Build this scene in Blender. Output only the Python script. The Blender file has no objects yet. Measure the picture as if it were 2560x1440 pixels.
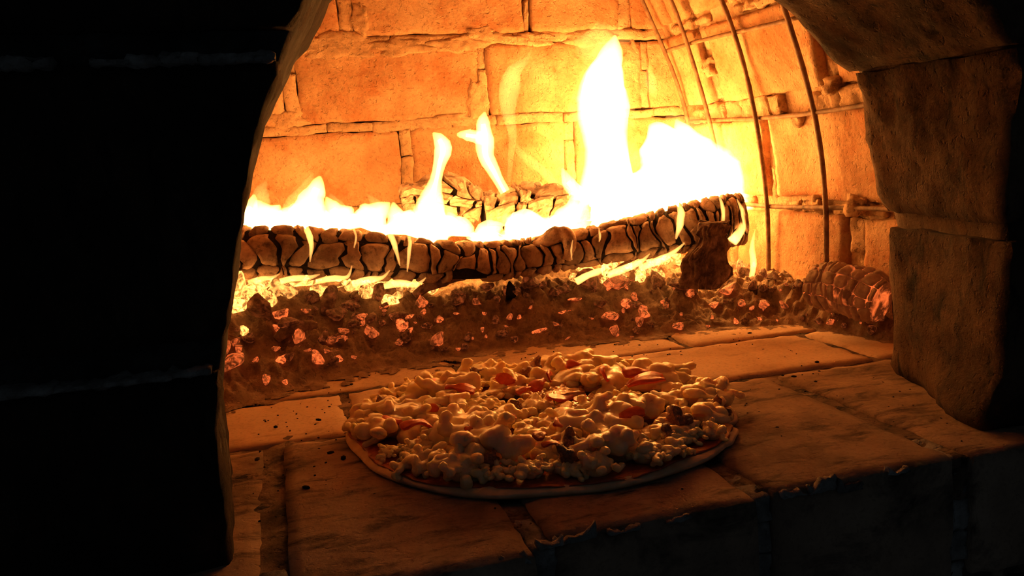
import bpy, bmesh, math, random
from mathutils import Vector, Matrix, noise

random.seed(7)
S = bpy.context.scene
COL = S.collection

# ------------------------------------------------------------------ camera
F_PX = 2150.0
PITCH, YAW, ROLL = map(math.radians, (8.9, 15.0, 3.5))
CAM = Vector((0, 0, 0.26))
_F = Vector((math.sin(YAW) * math.cos(PITCH), math.cos(YAW) * math.cos(PITCH), -math.sin(PITCH)))
_R0 = Vector((math.cos(YAW), -math.sin(YAW), 0))
_D0 = _F.cross(_R0)
_R = _R0 * math.cos(ROLL) + _D0 * math.sin(ROLL)
_D = _D0 * math.cos(ROLL) - _R0 * math.sin(ROLL)
cam = bpy.data.cameras.new('camera')
cam.sensor_width = 36.0
cam.lens = F_PX / 2560 * 36.0
cam.clip_start = 0.01
co = bpy.data.objects.new('camera', cam)
COL.objects.link(co)
m = Matrix((_R, -_D, -_F)).transposed().to_4x4()
m.translation = CAM
co.matrix_world = m
S.camera = co

# ------------------------------------------------------------------ world, exposure
w = bpy.data.worlds.new('world')
S.world = w
w.use_nodes = True
w.node_tree.nodes['Background'].inputs[0].default_value = (0.42, 0.56, 0.72, 1)
w.node_tree.nodes['Background'].inputs[1].default_value = 0.024
vs = S.view_settings
vs.view_transform = 'Standard'
vs.look = 'None'
vs.gamma = 1.0
vs.use_curve_mapping = False
vs.exposure = 0.15

FIRE = (1.0, 0.40, 0.085)


# ------------------------------------------------------------------ helpers
def ray(px, py):
    return _R * (px - 1280) + _D * (py - 720) + _F * F_PX


def at(px, py, Y):
    d = ray(px, py)
    return CAM + d * (Y / d.y)


def px_size(Y):
    return Y * 1.03 / F_PX


def interp(x, tab):
    if x <= tab[0][0]:
        return tab[0][1]
    for (a, b), (c, d) in zip(tab, tab[1:]):
        if x <= c:
            return b + (d - b) * (x - a) / (c - a)
    return tab[-1][1]


def sstep(t):
    t = max(0.0, min(1.0, t))
    return t * t * (3 - 2 * t)


def fbm(p, sc, oct=4, seed=0.0):
    return noise.fractal(Vector((p[0] * sc + seed, p[1] * sc + seed * 1.7, p[2] * sc - seed)), 1.0, 2.0, oct)


def obj(name, me, mat, parent=None, loc=None):
    o = bpy.data.objects.new(name, me)
    COL.objects.link(o)
    if mat is not None and len(me.materials) == 0:
        me.materials.append(mat)
    if parent is not None:
        o.parent = parent
    if loc is not None:
        o.location = loc
    return o


def empty(name, loc=(0, 0, 0)):
    o = bpy.data.objects.new(name, None)
    o.empty_display_size = 0.02
    o.location = loc
    COL.objects.link(o)
    return o


def tag(o, label=None, cat=None, group=None, kind=None):
    if label: o['label'] = label
    if cat: o['category'] = cat
    if group: o['group'] = group
    if kind: o['kind'] = kind
    return o


def mesh(name, verts, faces, smooth=True):
    me = bpy.data.meshes.new(name)
    me.from_pydata([tuple(v) for v in verts], [], faces)
    me.update()
    if smooth:
        me.polygons.foreach_set('use_smooth', [True] * len(me.polygons))
    return me


def from_bm(bm, name, smooth=True):
    me = bpy.data.meshes.new(name)
    bmesh.ops.recalc_face_normals(bm, faces=bm.faces)
    bm.to_mesh(me)
    bm.free()
    if smooth:
        me.polygons.foreach_set('use_smooth', [True] * len(me.polygons))
    return me


def grid_box(nx, ny, nz):
    """closed unit box [0,1]^3 with subdivided faces: verts, faces"""
    idx, verts, faces = {}, [], []

    def v(i, j, k):
        key = (i, j, k)
        if key not in idx:
            idx[key] = len(verts)
            verts.append((i / nx, j / ny, k / nz))
        return idx[key]
    for i in range(nx):
        for j in range(ny):
            faces.append((v(i, j, 0), v(i, j + 1, 0), v(i + 1, j + 1, 0), v(i + 1, j, 0)))
            faces.append((v(i, j, nz), v(i + 1, j, nz), v(i + 1, j + 1, nz), v(i, j + 1, nz)))
    for i in range(nx):
        for k in range(nz):
            faces.append((v(i, 0, k), v(i + 1, 0, k), v(i + 1, 0, k + 1), v(i, 0, k + 1)))
            faces.append((v(i, ny, k), v(i, ny, k + 1), v(i + 1, ny, k + 1), v(i + 1, ny, k)))
    for j in range(ny):
        for k in range(nz):
            faces.append((v(0, j, k), v(0, j, k + 1), v(0, j + 1, k + 1), v(0, j + 1, k)))
            faces.append((v(nx, j, k), v(nx, j + 1, k), v(nx, j + 1, k + 1), v(nx, j, k + 1)))
    return verts, faces


def rough_block(name, size, fn, res=0.012, rnd=0.006, amp=0.002, sc=30, seed=0.0):
    """a brick: rounded, worn box of a size (a,b,c); fn maps local (a,b,c) to world"""
    sx, sy, sz = size
    n = [max(3, min(26, int(s / res))) for s in size]
    uv, faces = grid_box(*n)
    out = []
    for u in uv:
        p = [u[0] * sx, u[1] * sy, u[2] * sz]
        # concentrate loops at the edges, then round the edges
        q = []
        for c, s in zip(p, size):
            q.append(min(max(c, rnd), s - rnd))
        d = Vector([a - b for a, b in zip(p, q)])
        nr = rnd * (1 + 0.9 * fbm(p, 45, 3, seed + 9))
        if d.length > 1e-9:
            # corner region: push on a rounded shell
            mx = max(abs(x) for x in d)
            L = d.length
            p = [b + x / L * mx * (0.4 + 0.6 * min(1.3, nr / rnd)) for b, x in zip(q, d)] if L > mx * 1.001 else p
        wn = 1.0
        off = amp * (fbm(p, sc, 4, seed) + 0.5 * fbm(p, sc * 4, 3, seed + 3)) * wn
        # direction: away from block centre on the dominating face
        e = [min(c, s - c) for c, s in zip(p, size)]
        k = e.index(min(e))
        dirv = [0, 0, 0]
        dirv[k] = -1 if p[k] < size[k] / 2 else 1
        p = [a + b * off for a, b in zip(p, dirv)]
        out.append(fn(*p))
    return mesh(name, out, faces)


# ------------------------------------------------------------------ materials
def new_mat(name):
    mt = bpy.data.materials.new(name)
    mt.use_nodes = True
    nt = mt.node_tree
    nt.nodes.clear()
    out = nt.nodes.new('ShaderNodeOutputMaterial')
    return mt, nt, out


def N(nt, typ, **kw):
    n = nt.nodes.new(typ)
    for k, v in kw.items():
        if k.startswith('i_'):
            key = k[2:].replace('_', ' ')
            n.inputs[key].default_value = v
        else:
            setattr(n, k, v)
    return n


def L(nt, a, ao, b, bi):
    nt.links.new(a.outputs[ao], b.inputs[bi])


def ramp(nt, stops):
    r = nt.nodes.new('ShaderNodeValToRGB')
    el = r.color_ramp.elements
    while len(el) < len(stops):
        el.new(0.5)
    for e, (p, c) in zip(el, stops):
        e.position = p
        e.color = (*c, 1) if len(c) == 3 else c
    return r


def coords(nt, world=True, scale=(1, 1, 1)):
    """texture space: world position (the masonry) or object space plus a random offset (loose things)"""
    mp = N(nt, 'ShaderNodeMapping')
    mp.inputs['Scale'].default_value = scale
    if world:
        g = N(nt, 'ShaderNodeNewGeometry')
        L(nt, g, 'Position', mp, 'Vector')
    else:
        tc = N(nt, 'ShaderNodeTexCoord')
        oi = N(nt, 'ShaderNodeObjectInfo')
        ml = N(nt, 'ShaderNodeVectorMath', operation='MULTIPLY_ADD')
        L(nt, oi, 'Random', ml, 0)
        ml.inputs[1].default_value = (3.1, 5.7, 7.3)
        L(nt, tc, 'Object', ml, 2)
        L(nt, ml, 0, mp, 'Vector')
    return mp


def stone_mat(name, c_dark, c_mid, c_light, sc=9, stain=(0.05, 0.035, 0.025), stain_lo=0.60, stain_hi=0.78,
              stain_scale=(1, 1, 1), rough=0.93, bump=0.5, pit=True, vary=0.25, bump_dist=0.004, world=True):
    mt, nt, out = new_mat(name)
    b = N(nt, 'ShaderNodeBsdfPrincipled')
    b.inputs['Roughness'].default_value = rough
    b.inputs['Specular IOR Level'].default_value = 0.2
    L(nt, b, 0, out, 0)
    mp = coords(nt, world)
    n1 = N(nt, 'ShaderNodeTexNoise', i_Scale=sc, i_Detail=8, i_Roughness=0.62)
    L(nt, mp, 0, n1, 'Vector')
    r1 = ramp(nt, [(0.30, c_dark), (0.50, c_mid), (0.70, c_light)])
    L(nt, n1, 'Fac', r1, 0)
    # stains with a shape of their own
    mp2 = coords(nt, world, stain_scale)
    n2 = N(nt, 'ShaderNodeTexNoise', i_Scale=sc * 1.6, i_Detail=6, i_Roughness=0.7, i_Distortion=0.4)
    L(nt, mp2, 0, n2, 'Vector')
    r2 = ramp(nt, [(stain_lo, (0, 0, 0)), (stain_hi, (1, 1, 1))])
    L(nt, n2, 'Fac', r2, 0)
    mx = N(nt, 'ShaderNodeMix', data_type='RGBA')
    L(nt, r2, 0, mx, 'Factor')
    L(nt, r1, 0, mx, 'A')
    mx.inputs['B'].default_value = (*stain, 1)
    # fine speckle
    n3 = N(nt, 'ShaderNodeTexNoise', i_Scale=260, i_Detail=3, i_Roughness=0.7)
    L(nt, mp, 0, n3, 'Vector')
    r3 = ramp(nt, [(0.28, (0.72, 0.70, 0.68)), (0.46, (1, 1, 1)), (0.8, (1.08, 1.07, 1.05))])
    L(nt, n3, 'Fac', r3, 0)
    mu = N(nt, 'ShaderNodeMix', data_type='RGBA', blend_type='MULTIPLY')
    mu.inputs['Factor'].default_value = 1
    L(nt, mx, 'Result', mu, 'A')
    L(nt, r3, 0, mu, 'B')
    # each piece a little different
    oi = N(nt, 'ShaderNodeObjectInfo')
    mr = N(nt, 'ShaderNodeMapRange')
    mr.inputs['To Min'].default_value = 1 - vary
    mr.inputs['To Max'].default_value = 1 + vary
    L(nt, oi, 'Random', mr, 'Value')
    mv = N(nt, 'ShaderNodeVectorMath', operation='SCALE')
    L(nt, mu, 'Result', mv, 0)
    L(nt, mr, 0, mv, 'Scale')
    L(nt, mv, 0, b, 'Base Color')
    # relief
    nb = N(nt, 'ShaderNodeTexNoise', i_Scale=60, i_Detail=9, i_Roughness=0.7)
    L(nt, mp, 0, nb, 'Vector')
    hgt = nb
    ho = 'Fac'
    if pit:
        vo = N(nt, 'ShaderNodeTexNoise', i_Scale=170, i_Detail=2)
        L(nt, mp, 0, vo, 'Vector')
        rp = ramp(nt, [(0.30, (0, 0, 0)), (0.40, (1, 1, 1))])
        L(nt, vo, 'Fac', rp, 0)
        ad = N(nt, 'ShaderNodeMath', operation='MULTIPLY_ADD')
        L(nt, rp, 0, ad, 0)
        ad.inputs[1].default_value = 0.25
        L(nt, nb, 'Fac', ad, 2)
        hgt, ho = ad, 0
    bp = N(nt, 'ShaderNodeBump')
    bp.inputs['Strength'].default_value = bump
    bp.inputs['Distance'].default_value = bump_dist
    L(nt, hgt, ho, bp, 'Height')
    L(nt, bp, 0, b, 'Normal')
    return mt


M_BRICK = stone_mat('fire_brick', (0.40, 0.19, 0.09), (0.58, 0.35, 0.19), (0.68, 0.47, 0.29), sc=9, stain=(0.46, 0.17, 0.065),
                    stain_lo=0.48, stain_hi=0.70, vary=0.08, bump=1.0, bump_dist=0.005)
M_MORTAR = stone_mat('old_mortar', (0.36, 0.22, 0.12), (0.58, 0.38, 0.22), (0.68, 0.48, 0.30), sc=24, stain=(0.24, 0.13, 0.07),
                     vary=0.10, bump=1.0, bump_dist=0.006)
M_DARKJOINT = stone_mat('dark_joint', (0.05, 0.03, 0.02), (0.10, 0.06, 0.035), (0.16, 0.10, 0.06), sc=30, stain=(0.02, 0.015, 0.01), vary=0.0, bump=1.0)  # dark backing of the back wall joints and the right side's gaps
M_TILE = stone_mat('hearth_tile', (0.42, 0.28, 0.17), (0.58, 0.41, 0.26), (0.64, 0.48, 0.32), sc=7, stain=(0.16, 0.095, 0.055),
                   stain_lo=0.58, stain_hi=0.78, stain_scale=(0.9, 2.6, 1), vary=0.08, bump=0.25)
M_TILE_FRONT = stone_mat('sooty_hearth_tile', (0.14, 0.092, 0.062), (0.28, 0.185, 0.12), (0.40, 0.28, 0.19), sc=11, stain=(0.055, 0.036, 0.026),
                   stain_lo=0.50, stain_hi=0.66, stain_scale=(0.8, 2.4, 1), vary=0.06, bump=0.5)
M_JOINT = stone_mat('hearth_joint', (0.05, 0.032, 0.022), (0.17, 0.11, 0.07), (0.34, 0.24, 0.17), sc=30, stain=(0.025, 0.016, 0.012),
                    stain_lo=0.5, stain_hi=0.62, vary=0.0, bump=1.0)
M_FRONT = stone_mat('dark_brick', (0.018, 0.011, 0.008), (0.048, 0.029, 0.018), (0.09, 0.058, 0.038), sc=16, stain=(0.012, 0.009, 0.007),
                    stain_lo=0.50, stain_hi=0.66, stain_scale=(2, 1.6, 0.7), vary=0.1, bump=1.0, bump_dist=0.008)  # dark brick of the left side, over the mouth and under the lip
M_JAMB = stone_mat('jamb_brick', (0.032, 0.018, 0.010), (0.11, 0.062, 0.033), (0.19, 0.112, 0.062), sc=16, stain=(0.02, 0.013, 0.009),
                    stain_lo=0.52, stain_hi=0.66, stain_scale=(2, 1.6, 0.7), vary=0.1, bump=1.0, bump_dist=0.008)  # same brick in a paler tone, right side of the mouth only
M_FRONTM = stone_mat('dark_mortar', (0.03, 0.024, 0.02), (0.07, 0.06, 0.05), (0.13, 0.12, 0.105), sc=30, stain=(0.02, 0.016, 0.012),
                     vary=0.05, bump=1.0, bump_dist=0.006)  # dark mortar between the bricks left of the mouth
M_ASH = stone_mat('wood_ash', (0.14, 0.088, 0.058), (0.27, 0.185, 0.125), (0.40, 0.29, 0.20), sc=40, stain=(0.06, 0.035, 0.022),
                  vary=0.0, bump=0.9, bump_dist=0.004)
M_WIRE = stone_mat('rusty_wire', (0.10, 0.06, 0.04), (0.20, 0.12, 0.07), (0.32, 0.20, 0.12), sc=60, stain=(0.03, 0.02, 0.015),
                   rough=0.7, vary=0.05, bump=0.4, bump_dist=0.001)
M_CHAR = stone_mat('ashy_char', (0.22, 0.145, 0.10), (0.48, 0.34, 0.25), (0.60, 0.46, 0.35), sc=38, stain=(0.05, 0.035, 0.03),
                   stain_lo=0.55, stain_hi=0.72, vary=0.25, bump=0.8, bump_dist=0.003, world=False)
M_CORE = stone_mat('black_char', (0.012, 0.009, 0.008), (0.02, 0.015, 0.013), (0.04, 0.03, 0.025), sc=60, stain=(0.01, 0.008, 0.008),
                   vary=0.1, bump=1.0, bump_dist=0.003, world=False)


def ember_mat(name, strength, hot=(1.0, 0.17, 0.035), sc=42, lo=0.46, hi=0.64, base=((0.10, 0.06, 0.045), (0.30, 0.22, 0.17), (0.42, 0.33, 0.26))):
    """ash-crusted charcoal that glows where the crust is thin"""
    mt, nt, out = new_mat(name)
    b = N(nt, 'ShaderNodeBsdfPrincipled')
    b.inputs['Roughness'].default_value = 0.9
    b.inputs['Specular IOR Level'].default_value = 0.15
    L(nt, b, 0, out, 0)
    mp = coords(nt, False)
    n1 = N(nt, 'ShaderNodeTexNoise', i_Scale=sc * 1.3, i_Detail=6, i_Roughness=0.65)
    L(nt, mp, 0, n1, 'Vector')
    r1 = ramp(nt, [(0.35, base[0]), (0.5, base[1]), (0.68, base[2])])
    L(nt, n1, 'Fac', r1, 0)
    L(nt, r1, 0, b, 'Base Color')
    n2 = N(nt, 'ShaderNodeTexNoise', i_Scale=sc, i_Detail=5, i_Roughness=0.6, i_Distortion=0.8)
    L(nt, mp, 0, n2, 'Vector')
    r2 = ramp(nt, [(lo, (0.06, 0.06, 0.06)), (hi, (1, 1, 1))])
    L(nt, n2, 'Fac', r2, 0)
    oi = N(nt, 'ShaderNodeObjectInfo')
    mr = N(nt, 'ShaderNodeMapRange')
    mr.inputs['To Min'].default_value = 0.5 * strength
    mr.inputs['To Max'].default_value = 1.5 * strength
    L(nt, oi, 'Random', mr, 'Value')
    mu = N(nt, 'ShaderNodeMath', operation='MULTIPLY')
    L(nt, r2, 0, mu, 0)
    L(nt, mr, 0, mu, 1)
    b.inputs['Emission Color'].default_value = (*hot, 1)
    L(nt, mu, 0, b, 'Emission Strength')
    bp = N(nt, 'ShaderNodeBump')
    bp.inputs['Strength'].default_value = 0.8
    bp.inputs['Distance'].default_value = 0.003
    L(nt, n1, 'Fac', bp, 'Height')
    L(nt, bp, 0, b, 'Normal')
    return mt


M_EMBER = ember_mat('glowing_ember', 1.25, hot=(1.0, 0.155, 0.032), sc=1.9, lo=0.42, hi=0.68)
M_STUB = ember_mat('ashed_wood', 0.12, lo=0.55, hi=0.75, sc=60, base=((0.05, 0.03, 0.022), (0.17, 0.11, 0.08), (0.32, 0.23, 0.17)))
M_DIM = ember_mat('ashed_ember', 0.22, lo=0.48, hi=0.74, sc=1.9, base=((0.05, 0.03, 0.022), (0.17, 0.11, 0.08), (0.32, 0.23, 0.17)))
M_HOT = ember_mat('white_hot_coal', 5.5, hot=(1.0, 0.36, 0.07), lo=0.40, hi=0.72, sc=2.2)
M_WARM = ember_mat('orange_hot_coal', 1.3, hot=(1.0, 0.25, 0.045), lo=0.42, hi=0.68, sc=2.2)
M_SMOULDER = ember_mat('smouldering_log_ash', 0.6, hot=(1.0, 0.16, 0.03), lo=0.60, hi=0.70, sc=24,
                       base=((0.12, 0.08, 0.055), (0.28, 0.20, 0.14), (0.40, 0.30, 0.22)))
M_SMCORE = ember_mat('glowing_log_heart', 1.3, hot=(1.0, 0.16, 0.03), lo=0.47, hi=0.66, sc=45)


for _m in (M_DIM, M_STUB, M_SMOULDER, M_SMCORE, M_EMBER, M_WARM):      # too weak to be worth sampling as lamps
    _m.cycles.emission_sampling = 'NONE'


def flame_core_mat(name, strength, opacity):
    mt, nt, out = new_mat(name)
    e = N(nt, 'ShaderNodeEmission')
    e.inputs[0].default_value = (*FIRE, 1)
    e.inputs[1].default_value = strength
    t = N(nt, 'ShaderNodeBsdfTransparent')
    mx = N(nt, 'ShaderNodeMixShader')
    mx.inputs[0].default_value = opacity
    L(nt, t, 0, mx, 1)
    L(nt, e, 0, mx, 2)
    L(nt, mx, 0, out, 'Surface')
    return mt


def flame_vol_mat(name, strength):
    mt, nt, out = new_mat(name)
    e = N(nt, 'ShaderNodeEmission')
    e.inputs[0].default_value = (*FIRE, 1)
    e.inputs[1].default_value = strength
    L(nt, e, 0, out, 'Volume')
    return mt


M_FCORE = flame_core_mat('flame_bright', 30, 0.9)
M_FTHIN = flame_core_mat('flame_tongue', 12, 0.75)
M_FGLOW = flame_vol_mat('flame_edge_gas', 420)
M_FWISP = flame_vol_mat('flame_wisp_gas', 42)
M_FHAZE = flame_vol_mat('flame_haze_glow', 16)  # weak glow added as haze around the bright flames
M_FSOFT = flame_vol_mat('flame_soft_gas', 380)


def food_mat(name, c1, c2, rough=0.35, sss=0.0, sc=120, coat=0.0, bump=0.3):
    mt, nt, out = new_mat(name)
    b = N(nt, 'ShaderNodeBsdfPrincipled')
    L(nt, b, 0, out, 0)
    b.inputs['Roughness'].default_value = rough
    b.inputs['Subsurface Weight'].default_value = sss
    b.inputs['Subsurface Radius'].default_value = (0.010, 0.007, 0.003)
    b.inputs['Subsurface Scale'].default_value = 1.0
    b.inputs['Coat Weight'].default_value = coat
    b.inputs['Coat Roughness'].default_value = 0.12
    mp = coords(nt, False)
    n1 = N(nt, 'ShaderNodeTexNoise', i_Scale=sc, i_Detail=5, i_Roughness=0.6)
    L(nt, mp, 0, n1, 'Vector')
    r1 = ramp(nt, [(0.35, c1), (0.65, c2)])
    L(nt, n1, 'Fac', r1, 0)
    L(nt, r1, 0, b, 'Base Color')
    bp = N(nt, 'ShaderNodeBump')
    bp.inputs['Strength'].default_value = bump
    bp.inputs['Distance'].default_value = 0.0015
    L(nt, n1, 'Fac', bp, 'Height')
    L(nt, bp, 0, b, 'Normal')
    return mt


M_CRUST = food_mat('pizza_dough', (0.64, 0.44, 0.22), (0.76, 0.57, 0.32), rough=0.8, sc=90, bump=0.6)
M_SAUCE = food_mat('tomato_sauce', (0.30, 0.035, 0.012), (0.50, 0.10, 0.03), rough=0.35, sc=150, coat=0.3, bump=0.9)
M_CHEESE = food_mat('melting_cheese', (0.78, 0.57, 0.23), (0.88, 0.71, 0.36), rough=0.42, sss=0.7, sc=4, coat=0.18, bump=0.4)
M_PEPPER = food_mat('red_pepper', (0.55, 0.035, 0.006), (0.72, 0.085, 0.014), rough=0.42, sss=0.12, sc=2.5, coat=0.12)
M_MEAT = food_mat('browned_meat', (0.24, 0.085, 0.035), (0.46, 0.20, 0.085), rough=0.5, sc=4, coat=0.15, bump=1.0)
M_OIL = food_mat('melted_oil', (0.55, 0.25, 0.06), (0.66, 0.38, 0.12), rough=0.12, sc=3, coat=0.8, bump=0.9)

# ------------------------------------------------------------------ floor of the oven
Y_LIP, Y_F0, Y_F1, Y_BACK = 0.53, 0.575, 0.77, 1.44
floor = empty('floor', (0.28, 0.98, 0))
tag(floor, kind='structure')


def child(o, parent):
    o.parent = parent
    o.matrix_parent_inverse = Matrix.Translation(-parent.location)
    return o


def box_fn(x0, y0, z0, rot=0.0, cx=0, cy=0):
    c, s = math.cos(rot), math.sin(rot)

    def fn(a, b, d):
        X, Y = x0 + a - cx, y0 + b - cy
        return (cx + X * c - Y * s, cy + X * s + Y * c, z0 + d)
    return fn


rows = [
    (0.530, 0.818, [-0.385, -0.205, -0.024, 0.150, 0.326, 0.508, 0.690, 0.87]),
    (0.828, 0.984, [-0.26, 0.055, 0.36, 0.655, 0.80]),
    (0.992, 1.150, [-0.26, -0.10, 0.20, 0.50, 0.80]),
    (1.158, 1.320, [-0.26, 0.05, 0.36, 0.66, 0.80]),
]
LIP = [(-0.385, 0.502), (-0.05, 0.506), (0.12, 0.508), (0.18, 0.527), (0.30, 0.529), (0.36, 0.538), (0.9, 0.537)]   # front edge of the uneven tiles
k = 0
for ri, (ya, yb, xs) in enumerate(rows):
    for xa, xb in zip(xs, xs[1:]):
        k += 1
        random.seed(100 + k)
        g = 0.008 if ri == 0 else 0.004
        ya2 = interp((xa + xb) / 2, LIP) if ri == 0 else ya
        size = (xb - xa - 2 * g, yb - ya2, 0.105 if ri == 0 else 0.04)
        me = rough_block('tile', size, box_fn(xa + g, ya2, -size[2] + random.uniform(-0.0015, 0.0008)),
                         res=0.012, rnd=0.005, amp=0.0012, sc=18, seed=k * 3.1)
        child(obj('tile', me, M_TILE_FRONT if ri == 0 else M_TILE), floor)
# mortar bed, a little below the tile faces
bv, bf = grid_box(120, 110, 1)
vv = []
for u in bv:
    X, Y = -0.40 + u[0] * 1.3, 0.546 + u[1] * 0.91
    z = -0.0035 + 0.0030 * fbm((X, Y, 0), 40, 4, 2.0) if u[2] > 0.5 else -0.115
    if Y < 0.55:
        Y += 0.006 * fbm((X, u[2], 0), 60, 3, 5)
    vv.append((X, Y, min(z, -0.0002)))
child(obj('mortar_bed', mesh('mortar_bed', vv, bf), M_JOINT), floor)

M_LIME = stone_mat('lime_mortar', (0.12, 0.10, 0.085), (0.28, 0.25, 0.22), (0.46, 0.43, 0.39), sc=45, stain=(0.05, 0.04, 0.035), vary=0.1, bump=1.0, bump_dist=0.005)
lr = random.Random(3)
for xj in (-0.205, -0.024, 0.150, 0.326, 0.508, 0.690):
    z = -0.002
    while z > -0.10:
        hh = lr.uniform(0.012, 0.035)
        me = rough_block('mortar_strip', (0.017, 0.05, hh - 0.001), box_fn(xj - 0.0085, interp(xj, LIP) + 0.004 + lr.uniform(-0.001, 0.004), z - hh), res=0.004, rnd=0.002, amp=0.003, sc=90, seed=lr.uniform(0, 90))
        child(obj('mortar_strip', me, M_LIME), floor)
        z -= hh
for px, py, wx, wz in [(1290, 1402, 0.012, 0.004), (1440, 1338, 0.016, 0.005), (1380, 1352, 0.010, 0.005), (1560, 1322, 0.012, 0.003), (2130, 1208, 0.011, 0.006), (2010, 1222, 0.018, 0.005), (2060, 1212, 0.012, 0.005), (2250, 1172, 0.010, 0.004), (1700, 1296, 0.010, 0.0025)]:
    p = at(px, py, 0.529)
    yf = interp(p.x, LIP) - 0.002
    p = at(px, py, yf)
    def sfn(a, b, c, p=p, wx=wx, wz=wz, yf=yf):
        return (p.x + a - wx, yf + b + 0.002 * fbm((p.x + a, c, 0), 120, 3, px), p.z - wz * 1.2 + c * (0.7 + 0.9 * fbm((p.x + a, 0, 0), 70, 3, py)))
    me = rough_block('mortar_crumb', (2 * wx, 0.006, 2 * wz), sfn, res=0.0025, rnd=0.002, amp=0.002, sc=120, seed=px)
    child(obj('mortar_crumb', me, M_LIME), floor)

# ------------------------------------------------------------------ back wall
wall_back = empty('wall_back', (0.27, Y_BACK, 0))
tag(wall_back, kind='structure')
bv, bf = grid_box(40, 1, 30)
vv = []
for u in bv:
    X, Z = -0.25 + u[0] * 1.08, -0.02 + u[2] * 0.90
    Y = Y_BACK + 0.013 if u[1] < 0.5 else Y_BACK + 0.14
    vv.append((X, Y, Z))
child(obj('joint_bed', mesh('joint_bed', vv, bf), M_DARKJOINT), wall_back)


def back_fn(x0, z0, proud, tilt, k, wob=0.004):
    def fn(a, b, c):
        X = x0 + a + tilt * (c - 0.06)
        return (X + wob * fbm((x0 + a, z0 + c, 0), 16, 4, k), Y_BACK - proud + b, z0 + c + tilt * (a - 0.12) * 0.35 + wob * fbm((x0 + a, z0 + c, 1), 15, 4, k + 7))
    return fn


def bed_strips(rnd, lo, hi, lmin, lmax):
    x, out = lo, []
    while x < hi:
        n = min(hi, x + rnd.uniform(lmin, lmax))
        if hi - n < lmin * 0.5:
            n = hi
        out.append((x, n))
        x = n
    return out


courses_b = [
    (0.000, 0.042, [-0.25, 0.05, 0.36, 0.68, 0.78]),
    (0.052, 0.176, [-0.25, 0.045, 0.35, 0.66, 0.78]),
    (0.188, 0.309, [-0.25, -0.08, 0.214, 0.503, 0.79]),
    (0.324, 0.442, [-0.25, 0.046, 0.356, 0.655, 0.80]),
    (0.460, 0.580, [-0.18, 0.138, 0.440, 0.62, 0.72]),
    (0.594, 0.715, [-0.02, 0.28, 0.52]),
]
k = 0
mrnd = random.Random(77)
for ci, (za, zb, xs) in enumerate(courses_b):
    prev = None
    for xa, xb in zip(xs, xs[1:]):
        k += 1
        random.seed(300 + k)
        gl, gr = random.uniform(0.004, 0.015), random.uniform(0.004, 0.015)
        size = (xb - xa - gl - gr, 0.10, zb - za)
        me = rough_block('brick', size, back_fn(xa + gl, za, random.uniform(0.001, 0.004), random.uniform(-0.012, 0.012), k), res=0.008, rnd=0.0028, amp=0.0022, sc=26, seed=k * 2.3)
        child(obj('brick', me, M_BRICK), wall_back)
        if prev is not None and xa + gl - prev > 0.006:
            for (c0, c1) in bed_strips(mrnd, za, zb, 0.03, 0.09):
                e = mrnd.uniform(-0.0016, 0.0006)
                me = rough_block('mortar_strip', (xa + gl - prev - 2 * e, 0.03, c1 - c0 - 0.0004), back_fn(prev + e + mrnd.uniform(-0.0012, 0.0012), c0, mrnd.uniform(-0.001, 0.003), mrnd.uniform(-0.02, 0.02), k + 31, 0.004),
                                 res=0.006, rnd=0.0015, amp=0.0025, sc=60, seed=mrnd.uniform(0, 50))
                child(obj('mortar_strip', me, M_MORTAR), wall_back)
        prev = xb - gr
    # bed joint above this course
    if ci < len(courses_b) - 1:
        zn = courses_b[ci + 1][0]
        for (x0, x1) in bed_strips(mrnd, max(xs[0], -0.25), xs[-1], 0.05, 0.17):
            e = mrnd.uniform(-0.0022, 0.0004)
            me = rough_block('mortar_strip', (x1 - x0 - 0.0004, 0.03, zn - zb - 2 * e), back_fn(x0, zb + e + mrnd.uniform(-0.001, 0.001), mrnd.uniform(0.0, 0.003), mrnd.uniform(-0.012, 0.012), k + 60, 0.004),
                             res=0.006, rnd=0.0015, amp=0.0022, sc=55, seed=mrnd.uniform(0, 50))
            child(obj('mortar_strip', me, M_MORTAR), wall_back)

# smears of mortar over the brick edges
for i, (px, py, wx, wz) in enumerate([(850, 115, 0.075, 0.022), (760, 110, 0.04, 0.018), (1010, 118, 0.06, 0.014), (1150, 110, 0.05, 0.014), (1200, 85, 0.03, 0.014), (1190, 250, 0.022, 0.035),
                                      (1330, 100, 0.05, 0.014), (1480, 95, 0.05, 0.016), (720, 300, 0.035, 0.014), (1130, 300, 0.05, 0.011), (1580, 160, 0.018, 0.04), (900, 45, 0.016, 0.03)]):
    p = at(px, py, Y_BACK)
    vv, ff = [], []
    R_, Q_ = 9, 40
    for r_ in range(R_ + 1):
        for q in range(Q_):
            th = 2 * math.pi * q / Q_
            f = r_ / R_
            out_ = 1 + 0.45 * fbm((math.cos(th), math.sin(th), i), 1.6, 4, i * 2.0)
            x, z = math.cos(th) * wx * f * out_, math.sin(th) * wz * f * out_
            d = 0.0055 * (1 - f ** 6) * (1 + 0.5 * fbm((x, z, i), 60, 4, 2.0)) - 0.004 * (f > 0.99)
            vv.append((x, -d, z))
    for r_ in range(R_):
        for q in range(Q_):
            q2 = (q + 1) % Q_
            ff.append((r_ * Q_ + q, r_ * Q_ + q2, (r_ + 1) * Q_ + q2, (r_ + 1) * Q_ + q))
    me = mesh('mortar_smear', vv, ff)
    child(obj('mortar_smear', me, M_MORTAR, loc=(p.x, Y_BACK + 0.001, p.z)), wall_back)

# ------------------------------------------------------------------ side walls and vault (one profile along the depth)
CX, AX, Z0, BZ = 0.27, 0.48, 0.12, 0.675


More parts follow.
